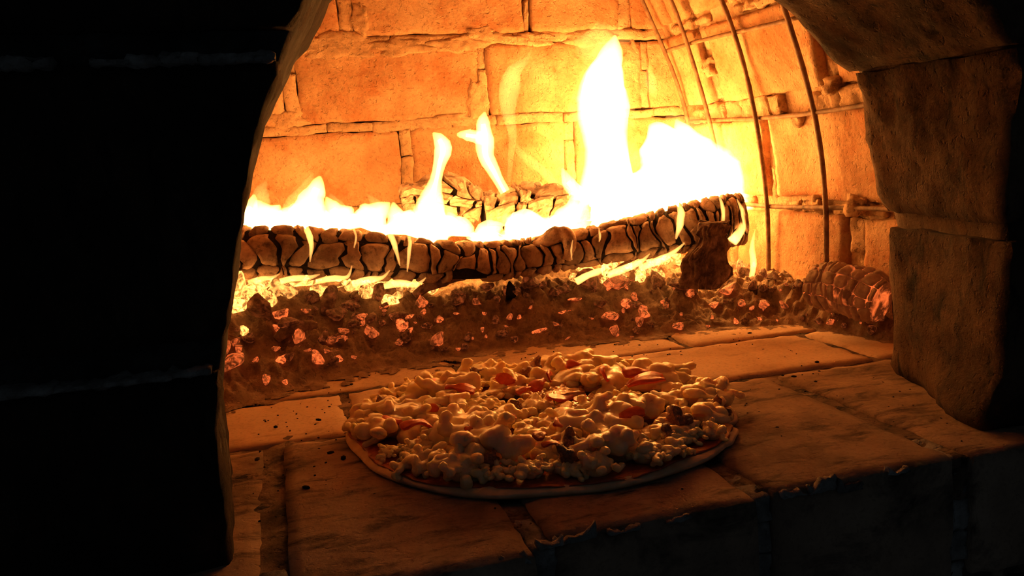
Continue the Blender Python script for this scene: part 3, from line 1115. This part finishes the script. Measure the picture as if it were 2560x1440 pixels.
G1 = 'glowing embers on the ash slope'
L1 = '{size} glowing orange ember in the ash {where}'
for px, py, wp in [(580, 925, 62), (665, 955, 36), (708, 912, 40), (797, 910, 52), (848, 905, 24), (600, 880, 30), (712, 960, 18), (1440, 755, 36),
                   (1535, 838, 46), (1693, 824, 36), (1350, 835, 30), (1612, 798, 44), (1730, 745, 56), (1790, 775, 40), (1560, 790, 18), (1915, 775, 50),
                   (1960, 775, 40), (1880, 782, 20), (1270, 800, 34), (1300, 802, 26), (1205, 830, 18), (1250, 842, 16), (1265, 822, 14), (1090, 865, 60),
                   (1000, 865, 40), (830, 860, 40), (745, 855, 60), (905, 800, 34), (960, 780, 30), (1100, 805, 26), (1140, 790, 22), (1025, 800, 30),
                   (1640, 710, 30), (1585, 745, 24), (1400, 790, 22), (1480, 800, 18), (1840, 810, 26), (1780, 800, 20), (1965, 715, 16), (2150, 822, 22),
                   (2065, 770, 22), (1700, 790, 20), (1950, 730, 20), (1330, 775, 20), (1190, 762, 26), (1060, 765, 24), (690, 880, 26), (640, 905, 20),
                   (770, 880, 22), (885, 900, 20), (1180, 850, 14), (1420, 850, 14), (1580, 845, 12), (1770, 818, 14), (860, 835, 34), (1210, 790, 20)]:
    ember(px, py, wp, M_EMBER, L1, 'ember', G1, 'ember', chip=rn.random() < 0.2)
G2 = 'ash coated coals on the ash slope'
L2 = '{size} dull ash coated charcoal lump {where}'
for px, py, wp in [(650, 780, 90), (620, 860, 60), (560, 880, 50), (720, 830, 70), (840, 800, 70), (900, 760, 60), (960, 745, 60), (1050, 770, 44), (1150, 755, 50),
                   (1330, 720, 70), (1280, 740, 60), (1470, 720, 90), (1545, 715, 76), (1640, 715, 70), (1700, 725, 60), (1830, 740, 70), (1880, 725, 60), (1930, 700, 50),
                   (1990, 720, 46), (2040, 740, 40), (2090, 790, 50), (2180, 840, 40), (2200, 800, 40), (1380, 740, 50), (1220, 735, 44), (700, 800, 60), (780, 760, 50),
                   (1860, 690, 46), (1910, 690, 40), (1590, 770, 40), (1500, 770, 44), (1660, 770, 36), (1010, 830, 40), (930, 840, 46)]:
    ember(px, py, wp, M_DIM if rn.random() < 0.7 else M_EMBER, L2, 'charcoal', G2, 'charcoal_lump', sink=0.20)
for i in range(230):
    px, py = rn.uniform(560, 2180), rn.uniform(720, 920)
    p = on_ash(px, py)
    if p.z < 0.004 or p.y > 1.2:
        continue
    ember(px, py, rn.uniform(9, 30) if i % 3 else rn.uniform(26, 46), rn.choice((M_EMBER, M_DIM, M_DIM, M_DIM)), '{size} dim ember crumb on the ash {where}', 'ember', 'ember crumbs on the ash', 'ember_crumb', p=p)
G3 = 'white hot coals under the long log'
L3 = '{size} white hot coal beneath the long log {where}'
for px, py, wp in [(600, 735, 90), (660, 715, 70), (710, 740, 80), (760, 710, 80), (800, 745, 70), (850, 705, 70), (890, 735, 80), (940, 715, 80), (985, 745, 70),
                   (1030, 720, 70), (640, 700, 60), (580, 780, 60), (610, 840, 44), (590, 700, 60), (910, 695, 60), (1070, 735, 50),
                   (1470, 690, 60), (1520, 680, 70), (1580, 675, 70), (1640, 660, 70), (1690, 650, 60), (1600, 700, 50), (1550, 700, 50), (1440, 700, 44),
                   (1870, 650, 40), (1890, 670, 36), (1850, 670, 40)] + \
        [(rn.uniform(575, 1080), rn.uniform(690, 765), rn.uniform(30, 60)) for _ in range(22)] + [(rn.uniform(1440, 1720), rn.uniform(655, 705), rn.uniform(26, 50)) for _ in range(14)]:
    ember(px, py, wp, M_HOT, L3, 'coal', G3, 'hot_coal', sink=0.2)
G4 = 'orange hot coals in front of the back logs'
L4 = '{size} orange hot coal behind the long log {where}'
for px, py, wp in [(1010, 545, 50), (1050, 560, 60), (1150, 560, 60), (1180, 590, 50), (1240, 585, 60), (1100, 590, 60), (1300, 600, 50), (960, 545, 60), (1380, 570, 50),
                   (1220, 540, 44), (1440, 560, 60), (1480, 540, 60), (900, 545, 50), (830, 550, 50), (1000, 520, 40), (1560, 560, 60)]:
    p = at(px, py, 1.27)
    p.z = max(0.0, ash_h(p.x, p.y))
    ember(px, py, wp, M_WARM, L4, 'coal', G4, 'hot_coal', p=p, sink=0.05)
# a few pieces with a look of their own
o = ember(1280, 748, 60, M_CORE, 'burnt black charcoal lump lying on the glowing embers', 'charcoal', None, 'charcoal_lump', sink=0.05)
for (a, b, wd, lab) in [((1035, 745), (1165, 690), 26, 'long thin wood splinter leaning against the long log'),
                        ((930, 790), (945, 870), 20, 'curled glowing wood strip on the ash slope'),
                        ((815, 790), (835, 720), 34, 'pointed charred bark shard sticking up before white hot coals'),
                        ((1515, 690), (1700, 600), 10, 'thin ashed twig curving up to the upright stub'),
                        ((690, 850), (790, 812), 30, 'ash white curved bark piece on the left ash heap')]:
    pa = on_ash(*a)
    pb = at(b[0], b[1], pa.y + 0.012)
    mid = (pa + pb) / 2 + Vector((0, -0.004, 0.006))
    pts = [pa, (pa + mid) / 2 + Vector((0, 0, .003)), mid, (pb + mid) / 2 + Vector((0, 0, .002)), pb]
    rw = wd / 2 * px_size(pa.y)
    cen = pa
    me = tube_mesh('wood_splinter', [Vector(spine_eval([tuple(p) for p in pts], i / 14)) - cen for i in range(15)], rw, 7,
                   rfn=lambda t, q: rw * (0.35 + 0.75 * math.sin(math.pi * (0.15 + 0.75 * t))) * (1 + 0.35 * noise.noise((q * 0.8, wd, 0))))
    for v in me.vertices:
        v.co.y *= 0.7
    tag(obj('wood_splinter', me, M_STUB if wd != 20 else M_SMOULDER, loc=cen), lab, 'splinter')


# ------------------------------------------------------------------ flames
def flame_mesh(name, pts, Y, grow=1.0, depth=0.55, seed=0, nseg=18, sides=14, extra=0.0):
    world = []
    for px, py, wp in pts:
        p = at(px, py, Y)
        world.append((p.x, p.y, p.z, wp / 2 * px_size(Y)))
    base = Vector(world[0][:3])
    vv, ff = [], []
    for i in range(nseg + 1):
        t = i / nseg
        x, y, z, r = spine_eval(world, t)
        a_ = spine_eval(world, max(0, t - 0.02))
        b_ = spine_eval(world, min(1, t + 0.02))
        tg = Vector((b_[0] - a_[0], 0, b_[2] - a_[2])).normalized()
        side = Vector((tg.z, 0, -tg.x))
        r = max(r, 0.0003) * grow + extra * min(1, 6 * (1 - t) + 0.3)
        for j in range(sides):
            an = 2 * math.pi * j / sides
            wob = 1 + 0.30 * noise.noise((math.cos(an) * 1.2 + seed * 3.1, math.sin(an) * 1.2, t * 5 + seed)) + 0.12 * noise.noise((math.cos(an) * 1.5 + seed, math.sin(an), t * 14 + seed))
            dy = math.sin(an) * min(r, 0.03) * depth * wob
            vv.append(Vector((x, y, z)) + side * (math.cos(an) * r * wob) + Vector((0, dy, 0)) - base)
    for i in range(nseg):
        for j in range(sides):
            j2 = (j + 1) % sides
            ff.append((i * sides + j, i * sides + j2, (i + 1) * sides + j2, (i + 1) * sides + j))
    ff.append(tuple(range(sides))[::-1])
    ff.append(tuple(nseg * sides + j for j in range(sides)))
    return mesh(name, vv, ff), base


def flame(pts, Y, label, kind='core', group=None, seed=None):
    seed = len(bpy.data.meshes) if seed is None else seed
    _, base = None, None
    root = empty('flame')
    tag(root, label, 'flame', group)
    if kind in ('core', 'thin'):
        me, base = flame_mesh('flame_core', pts[:-1], Y, grow=0.42, seed=seed, depth=0.4)
        root.location = base
        c = obj('flame_core', me, M_FCORE if kind == 'core' else M_FTHIN, root)
        me, _ = flame_mesh('flame_edge', pts, Y, grow=1.12, seed=seed, extra=0.0015, depth=0.8)
        obj('flame_edge', me, M_FGLOW, root)
    else:
        me, base = flame_mesh('flame_wisp', pts, Y, grow=1.0, seed=seed, depth=0.9)
        root.location = base
        obj('flame_wisp', me, {'soft': M_FSOFT, 'haze': M_FHAZE}.get(kind, M_FWISP), root)
    return root


flame([(1525, 565, 210), (1525, 500, 170), (1520, 420, 110), (1512, 340, 100), (1508, 270, 110), (1508, 215, 112), (1520, 165, 66), (1532, 125, 40), (1538, 88, 4)], 1.315,
      'tallest white hot flame rising up the back wall')
flame([(1660, 545, 240), (1665, 480, 210), (1668, 420, 160), (1655, 365, 105), (1640, 330, 60), (1622, 312, 4)], 1.30,
      'broad ragged flame beside the tallest flame')
flame([(1790, 535, 200), (1785, 480, 190), (1765, 430, 150), (1735, 380, 90), (1705, 335, 50), (1690, 298, 4)], 1.27,
      'broad flame behind the right end of the long log')
flame([(1430, 575, 130), (1440, 530, 70), (1445, 490, 40), (1420, 455, 26), (1405, 420, 3)], 1.30,
      'small curling flame at the left foot of the tallest flame')
flame([(1262, 480, 18), (1238, 435, 24), (1215, 390, 30), (1213, 350, 38), (1208, 310, 26), (1212, 280, 4)], 1.30,
      'hooked flame licking up the back wall above the thick log chunk', 'thin')
flame([(1214, 348, 26), (1190, 342, 24), (1165, 338, 20), (1142, 336, 4)], 1.30, 'short flame tip bending sideways from the hooked flame', 'thin')
flame([(1060, 600, 90), (1072, 555, 84), (1078, 505, 52), (1090, 455, 24), (1100, 405, 24), (1108, 372, 34), (1098, 348, 26), (1082, 332, 4)], 1.262,
      'slender flame with a curled tip in front of the crumbling chunk', 'thin')
flame([(1272, 455, 12), (1276, 400, 16), (1282, 340, 22), (1272, 280, 36), (1272, 225, 52), (1285, 180, 40), (1315, 150, 16), (1330, 120, 2)], 1.36,
      'faint yellow wisp of flame standing against the back wall', 'wisp')
flame([(1400, 475, 20), (1370, 440, 26), (1335, 410, 26), (1300, 380, 18), (1285, 350, 2)], 1.34, 'faint slanting wisp of flame above the thick log chunk', 'wisp')
flame([(1640, 250, 2), (1632, 225, 26), (1625, 195, 30), (1620, 160, 2)], 1.38, 'detached faint wisp of flame beside the wall corner', 'wisp')
flame([(1450, 130, 60), (1500, 105, 90), (1540, 95, 60), (1590, 100, 3)], 1.36, 'faint spreading flame haze at the tip of the tallest flame', 'haze')
for pts, lab in (([(596, 572, 70), (615, 540, 54), (628, 518, 28), (636, 486, 3)], 'low pointed flame on the long log next to the left jamb'),
                 ([(660, 572, 110), (662, 545, 80), (652, 525, 40), (640, 500, 3)], 'low ragged flame on the long log near the left jamb'),
                 ([(715, 572, 90), (718, 548, 60), (728, 530, 30), (735, 508, 3)], 'short flame at the foot of the leaning flame on the long log'),
                 ([(770, 572, 110), (772, 535, 84), (780, 500, 48), (792, 470, 34), (800, 440, 4)], 'tall leaning flame rising from the left half of the long log'),
                 ([(850, 575, 110), (845, 545, 76), (832, 522, 34), (815, 492, 3)], 'low flame leaning towards the tall leaning flame on the log'),
                 ([(920, 575, 110), (930, 550, 80), (948, 530, 44), (975, 506, 3)], 'low flame stretched along the log top before the bare wall'),
                 ([(1000, 585, 110), (1000, 555, 76), (990, 535, 34), (982, 505, 3)], 'low pointed flame on the log in front of loose coals'),
                 ([(1120, 590, 80), (1110, 565, 50), (1090, 545, 26), (1080, 520, 3)], 'low flame at the foot of the slender curled flame')):
    flame(pts, 1.225, lab, 'core')
for pts, lab in (([(640, 540, 60), (650, 505, 50), (655, 475, 30), (668, 450, 3)], 'faint yellow flame haze above the log by the left jamb'),
                 ([(735, 540, 70), (745, 500, 44), (770, 460, 26), (782, 430, 3)], 'faint flame haze around the tall leaning flame'),
                 ([(850, 540, 60), (838, 510, 34), (822, 480, 3)], 'faint yellow flame tip over the left half of the log'),
                 ([(960, 540, 60), (942, 512, 30), (915, 484, 3)], 'faint slanting flame tip before the bare back wall'),
                 ([(1530, 500, 260), (1520, 380, 180), (1505, 260, 170), (1510, 170, 120), (1530, 100, 30)], 'added yellow overexposure glow around the tallest flame'),  # overexposure halo built as a faintly glowing volume
                 ([(1740, 540, 340), (1735, 450, 320), (1710, 370, 220), (1680, 300, 60), (1670, 280, 4)], 'added yellow overexposure glow around the broad flames')):
    flame(pts, 1.232 if pts[0][0] < 1400 else 1.31, lab, 'wisp' if pts[0][0] < 1400 else 'haze')
for pts, lab in (([(1215, 618, 90), (1225, 595, 90), (1230, 575, 50), (1260, 560, 3)], 'low white flame in the gap before the thick log chunk'),
                 ([(1310, 622, 140), (1330, 590, 130), (1370, 570, 60), (1420, 540, 3)], 'wide white flame over the dip of the long log'),
                 ([(1150, 590, 60), (1150, 570, 50), (1130, 548, 26), (1120, 530, 3)], 'small flame between slender curled flame and thick log chunk'),
                 ([(1385, 600, 90), (1410, 560, 60), (1432, 520, 36), (1440, 480, 4)], 'curving flame beside the thick log chunk and tallest flame')):
    flame(pts, 1.245, lab, 'core')
G7 = 'small flames curling over the face of the log'
L7 = 'thin flame tongue curling over the front of the long log'
for pts in ([(775, 655, 3), (778, 610, 16), (768, 575, 20), (760, 550, 4)],
            [(1000, 665, 3), (990, 625, 14), (978, 590, 18), (965, 570, 3)],
            [(1018, 680, 3), (1022, 640, 12), (1025, 605, 12), (1018, 580, 2)],
            [(1690, 598, 6), (1700, 560, 24), (1702, 530, 24), (1692, 505, 6)],
            [(1803, 580, 3), (1808, 545, 12), (1806, 515, 14), (1796, 485, 4)],
            [(1830, 605, 40), (1855, 570, 26), (1858, 535, 18), (1842, 498, 4)],
            [(1498, 605, 3), (1500, 590, 9), (1497, 570, 4)],
            [(885, 620, 2), (890, 590, 8), (878, 560, 5)],
            [(1430, 650, 3), (1428, 625, 7), (1432, 600, 3)]):
    flame([(a, b, max(3, w_ * 0.8)) for a, b, w_ in pts], 1.118, L7, 'soft', G7)
G8 = 'flames creeping out under the log'
L8 = 'flat white flame creeping out beneath the long log'
for pts, Y in (([(620, 702, 16), (650, 694, 22), (680, 690, 14), (700, 680, 3)], 1.11),
               ([(700, 700, 24), (735, 692, 26), (770, 690, 20), (800, 682, 3)], 1.115),
               ([(790, 700, 20), (830, 692, 26), (868, 688, 16), (880, 660, 3)], 1.115),
               ([(880, 705, 26), (920, 696, 30), (955, 690, 16), (975, 672, 3)], 1.12),
               ([(960, 712, 26), (1000, 704, 30), (1040, 708, 20), (1065, 690, 3)], 1.12),
               ([(1440, 700, 30), (1475, 682, 32), (1510, 668, 20), (1530, 650, 3)], 1.13),
               ([(1520, 684, 30), (1560, 668, 34), (1600, 652, 22), (1625, 630, 3)], 1.13),
               ([(1600, 668, 30), (1640, 650, 34), (1680, 630, 24), (1715, 600, 3)], 1.125),
               ([(1878, 690, 22), (1884, 655, 30), (1880, 615, 22), (1888, 570, 3)], 1.15)):
    flame([(a, b + 4, max(3, w_ * 0.62)) for a, b, w_ in pts], Y + 0.012, L8, 'soft', G8)

# ------------------------------------------------------------------ pizza
PC, PR = Vector((0.228, 0.772, 0)), 0.187
pizza = empty('pizza', (PC.x, PC.y, 0))
tag(pizza, 'round unbaked looking pizza heaped with cheese on the oven floor', 'pizza')


def pr(th):
    """outline radius of the crust; a nick on the front right edge"""
    r = PR * (1 + 0.012 * math.sin(3 * th + 1) + 0.010 * math.sin(5 * th + 0.4) + 0.006 * math.sin(11 * th))
    nick = math.radians(-33)
    d = (th - nick + math.pi) % (2 * math.pi) - math.pi
    r *= 1 - 0.06 * math.exp(-(d / 0.035) ** 2) + (0.02 if -0.25 < d < -0.03 else 0)
    return r


def disc(name, r0f, ztop, zbot, rings, seg, amp, sc, seed):
    vv, ff = [(0, 0, ztop)], []
    prof = [(i / rings * 0.965, ztop) for i in range(1, rings + 1)] + [(0.99, ztop * 0.75 + zbot * 0.25), (1.0, (ztop + zbot) / 2), (0.985, zbot)]
    for (q, z) in prof:
        for j in range(seg):
            th = 2 * math.pi * j / seg
            r = r0f(th) * q
            x, y = r * math.cos(th), r * math.sin(th)
            zz = z + (amp * fbm((x, y, 0), sc, 4, seed) if z > zbot + 1e-6 else 0)
            vv.append((x, y, max(zz, zbot)))
    n = len(prof)
    for j in range(seg):
        ff.append((0, 1 + j, 1 + (j + 1) % seg))
    for i in range(n - 1):
        for j in range(seg):
            j2 = (j + 1) % seg
            ff.append((1 + i * seg + j, 1 + (i + 1) * seg + j, 1 + (i + 1) * seg + j2, 1 + i * seg + j2))
    ff.append(tuple(1 + (n - 1) * seg + j for j in range(seg))[::-1])
    return mesh(name, vv, ff)


def pz(x, y):
    """height of the crust's upper face, slightly sagging"""
    return 0.0075


obj('crust', disc('crust', pr, 0.0072, 0.0006, 22, 160, 0.0012, 40, 3), M_CRUST, pizza)
obj('sauce', disc('sauce', lambda th: pr(th) * (0.972 + 0.010 * math.sin(7 * th) + 0.008 * math.sin(13 * th + 1)), 0.0088, 0.0055, 26, 160, 0.0018, 70, 9), M_SAUCE, pizza)


def meta_lump(name, seed, kind='clump'):
    """melted curd clump: metaballs turned into one mesh (unit scale = 0.02 m)"""
    rr = random.Random(seed)
    mb = bpy.data.metaballs.new('blob%d' % seed)
    mb.resolution = mb.render_resolution = 0.115
    mb.threshold = 0.55
    ob = bpy.data.objects.new('blob%d' % seed, mb)
    COL.objects.link(ob)

    def ball(p, r):
        e = mb.elements.new()
        e.co = p
        e.radius = r * 1.65
    if kind == 'clump':
        # a dome of half-melted shreds fused over a soft heart
        for _ in range(4):
            a, q = rr.uniform(0, 6.28), rr.uniform(0, 0.6)
            ball(Vector((q * math.cos(a) * 1.2, q * math.sin(a), rr.uniform(-0.1, 0.25))), rr.uniform(0.34, 0.5))
        for _ in range(20):
            a, q = rr.uniform(0, 6.28), math.sqrt(rr.random()) * 1.0
            c = Vector((q * math.cos(a) * 1.2, q * math.sin(a), 0.62 * math.sqrt(max(0, 1 - q * q)) + rr.uniform(-0.22, 0.16) - 0.1))
            d = Vector((rr.uniform(-1, 1), rr.uniform(-1, 1), rr.uniform(-0.7, 0.9))).normalized()
            r0 = rr.uniform(0.13, 0.20)
            for t_ in range(rr.randint(2, 5)):
                ball(c + d * 0.13 * t_, r0 * (1 + rr.uniform(-0.12, 0.2)))
                d = (d + Vector((rr.uniform(-.5, .5), rr.uniform(-.5, .5), rr.uniform(-.5, .4)))).normalized()
    elif kind == 'shred':
        c = Vector((-0.6, 0, 0))
        d = Vector((1, rr.uniform(-0.5, 0.5), 0.2))
        for q in range(7):
            ball(c, 0.2 + 0.05 * rr.random())
            d = (d + Vector((0, rr.uniform(-0.5, 0.5), rr.uniform(-0.3, 0.3)))).normalized()
            c = c + d * 0.2
    else:  # ring
        for q in range(9):
            a = q / 9 * 6.28
            ball(Vector((0.45 * math.cos(a), 0.1 * math.sin(a * 2), 0.42 * math.sin(a) + 0.3)), 0.2)
    dg = bpy.context.evaluated_depsgraph_get()
    ev = ob.evaluated_get(dg)
    me = bpy.data.meshes.new_from_object(ev)
    me.name = name
    bpy.data.objects.remove(ob)
    nrm = [v.normal.copy() for v in me.vertices]
    for v, n_ in zip(me.vertices, nrm):
        v.co += n_ * (0.05 * noise.noise(v.co * 3.2 + Vector((seed, 0, 0))) + 0.03 * noise.noise(v.co * 8))
    me.materials.clear()
    me.polygons.foreach_set('use_smooth', [True] * len(me.polygons))
    return me


CL = [meta_lump('cheese_clump', 900 + i) for i in range(12)]
SH = [meta_lump('cheese_shred', 950 + i, 'shred') for i in range(5)]
RG = [meta_lump('cheese_ring', 970, 'ring')]
for me in CL + SH + RG:
    me.materials.append(M_CHEESE)
ML = []
for i in range(5):
    me = lump('meat_crumb', 70 + i * 2.3, 3, (1.2, 0.9, 0.8), 0.75, facet=False)
    me.materials.append(M_MEAT)
    ML.append(me)


def pepper_mesh(seed, thick=0.14, curl=0.5):
    rr = random.Random(seed)
    n, m_ = 8, 3
    vv, ff = [], []
    for lay in (0, 1):
        for i in range(n + 1):
            for j in range(m_ + 1):
                u, v = i / n - 0.5, j / m_ - 0.5
                x = u * 2
                y = v * (0.75 + 0.35 * math.sin(u * 5 + seed)) * (1 - 0.25 * abs(u * 2) ** 6)
                z = curl * (0.25 - u * u) * 2 + 0.12 * noise.noise((u * 3, v * 3, seed)) + (thick if lay else 0)
                vv.append((x, y, z))
    W = m_ + 1
    off = (n + 1) * W
    for i in range(n):
        for j in range(m_):
            a = i * W + j
            ff.append((a, a + 1, a + W + 1, a + W))
            ff.append((off + a, off + a + W, off + a + W + 1, off + a + 1))
    for i in range(n):
        a, b = i * W, (i + 1) * W
        ff.append((a, b, off + b, off + a))
        a, b = i * W + m_, (i + 1) * W + m_
        ff.append((b, a, off + a, off + b))
    for j in range(m_):
        a, b = j, j + 1
        ff.append((b, a, off + a, off + b))
        a, b = n * W + j, n * W + j + 1
        ff.append((a, b, off + b, off + a))
    me = mesh('pepper_piece', vv, ff)
    me.materials.append(M_PEPPER)
    return me


PP = [pepper_mesh(i, curl=(0.15, 0.45, -0.3, 0.3, -0.15, 0.6)[i]) for i in range(6)]
pz_r = random.Random(31)


def top(name, me, x, y, z, s, rot, label=None):
    o = obj(name, me, None, pizza)
    o.location = (x, y, z)
    o.scale = s if isinstance(s, tuple) else (s, s, s)
    o.rotation_euler = rot
    if label:
        o['label'] = label
    return o


# cheese: dart-throwing over the disc, sparse in the oily middle right
placed = []
tries = 0
while len(placed) < 100 and tries < 12000:
    tries += 1
    a, q = pz_r.uniform(0, 6.283), math.sqrt(pz_r.random()) * 0.925
    x, y = q * PR * math.cos(a), q * PR * math.sin(a)
    if (x - 0.012) ** 2 / 0.056 ** 2 + (y - 0.022) ** 2 / 0.060 ** 2 < 1 and pz_r.random() < 0.985:
        continue
    s = pz_r.uniform(0.013, 0.037) * (0.62 if q > 0.80 else 1)
    if any((x - u) ** 2 + (y - v) ** 2 < (0.54 * (s + t)) ** 2 for u, v, t in placed):
        continue
    placed.append((x, y, s))
    top('cheese_clump', pz_r.choice(CL), x, y, 0.0105 + 0.16 * s, (s, s, s * pz_r.uniform(0.7, 0.95)), (pz_r.uniform(-0.2, 0.2), pz_r.uniform(-0.2, 0.2), pz_r.uniform(0, 6.28)))
for i in range(70):
    a, q = pz_r.uniform(0, 6.283), math.sqrt(pz_r.uniform(0.05, 1)) * 0.95
    s = pz_r.uniform(0.008, 0.013)
    top('cheese_shred', pz_r.choice(SH), q * PR * math.cos(a), q * PR * math.sin(a), 0.0115 + s * 0.1, s, (pz_r.uniform(-0.3, 0.3), pz_r.uniform(-0.3, 0.3), pz_r.uniform(0, 6.28)))


def pxy(px, py, z=0.02):
    d = ray(px, py)
    p = CAM + d * ((z - CAM.z) / d.z)
    return p.x - PC.x, p.y - PC.y


x, y = pxy(1475, 1155, 0.012)
top('cheese_ring', RG[0], x, y, 0.012, 0.016, (0, 0, 0.3))
for px, py, wd, z, rz, tilt in [(1105, 955, 66, 0.034, 0.5, 0.2), (1150, 975, 62, 0.034, -0.4, 0.3), (1265, 950, 50, 0.028, -0.9, 0.9), (1372, 940, 50, 0.03, 1.2, 1.2),
                                (1345, 965, 56, 0.026, 0.7, 0.6), (1510, 935, 62, 0.034, 1.3, 1.2), (1590, 935, 62, 0.034, 0.1, 0.5), (1615, 957, 84, 0.032, -0.1, 0.2),
                                (1440, 918, 44, 0.032, -0.5, 0.8), (1580, 1040, 54, 0.034, -0.3, 0.7), (1390, 1065, 44, 0.036, 1.0, 0.9), (1270, 1052, 36, 0.030, 0.0, 0.4),
                                (1350, 1095, 46, 0.036, 0.8, 0.6), (1380, 1120, 44, 0.03, 0.2, 0.3), (1170, 1078, 34, 0.034, 1.1, 0.8), (1040, 1070, 66, 0.028, 0.4, 0.3),
                                (990, 1055, 60, 0.026, -0.4, 0.3), (1310, 980, 36, 0.026, 0.3, 0.3), (1400, 995, 60, 0.024, 0.1, 0.2), (1450, 1000, 40, 0.024, 0.6, 0.3),
                                (1080, 1025, 34, 0.026, -0.8, 0.8), (1170, 1035, 50, 0.024, 0.2, 0.1)]:
    x, y = pxy(px, py, z)
    s = wd / 2 * 0.87 / F_PX * (0.85 + 0.18 * (y + PR) / PR)
    top('pepper_piece', pz_r.choice(PP), x, y, z + 0.003 - s * 0.2, s * 1.1, (tilt, pz_r.uniform(-0.2, 0.2), rz))
for px, py, wd in [(960, 1030, 60), (1000, 1035, 46), (985, 1050, 40), (1050, 960, 44), (1180, 940, 50), (1205, 935, 40), (1340, 925, 56), (1320, 940, 44), (1400, 930, 40),
                   (1670, 945, 36), (1100, 990, 50), (1120, 1000, 40), (1430, 1120, 60), (1420, 1150, 56), (1700, 1060, 60), (1670, 1090, 50), (1500, 1040, 46), 
                   (1230, 1150, 40), (1790, 1010, 34), (1815, 1030, 26), (1545, 1080, 40), (1440, 1060, 40), (1290, 1020, 40)]:
    x, y = pxy(px, py, 0.02)
    s = wd / 2 * 0.68 / F_PX
    top('meat_crumb', pz_r.choice(ML), x, y, 0.018 + 0.5 * s, s, (pz_r.uniform(0, 6), pz_r.uniform(0, 6), pz_r.uniform(0, 6)))
# pools of molten cheese and oil in the middle
for i, (px, py, wd) in enumerate([(1420, 985, 110), (1500, 975, 90), (1420, 1030, 70), (1350, 1000, 70), (1300, 985, 80), (1480, 1010, 60), (1220, 1040, 60)]):
    x, y = pxy(px, py, 0.014)
    s = wd / 2 * 0.82 / F_PX
    me = disc('molten_cheese', lambda th, i=i: 1 + 0.22 * math.sin(2 * th + i) + 0.15 * math.sin(5 * th + i * 2), 0.18, -0.05, 8, 30, 0.10, 3, i * 2.0)
    top('molten_cheese', me, x, y, 0.017, (s, s, 0.022), (0, 0, pz_r.uniform(0, 6)))
    me.materials.append(M_OIL)

# ------------------------------------------------------------------ crumbs of soot on the hearth
cr = random.Random(5)
bm = bmesh.new()
for i in range(420):
    x, y = cr.uniform(-0.04, 0.60), 0.56 + 0.5 * cr.random() ** 0.6
    if (x - PC.x) ** 2 + (y - PC.y) ** 2 < (PR + 0.005) ** 2 or ash_h(x, y) > 0:
        continue
    r = cr.uniform(0.0004, 0.0012) if cr.random() < 0.93 else cr.uniform(0.0014, 0.0028)
    mt = Matrix.Translation((x, y, r * 0.5)) @ Matrix.Rotation(cr.uniform(0, 6), 4, 'Z') @ Matrix.Diagonal((r * cr.uniform(1, 2), r, r * 0.7, 1))
    bmesh.ops.create_icosphere(bm, subdivisions=1, radius=1, matrix=mt)
so = obj('soot_crumbs', from_bm(bm, 'soot_crumbs'), M_CORE)
tag(so, 'scatter of fine black soot crumbs on the oven floor', 'soot', kind='stuff')
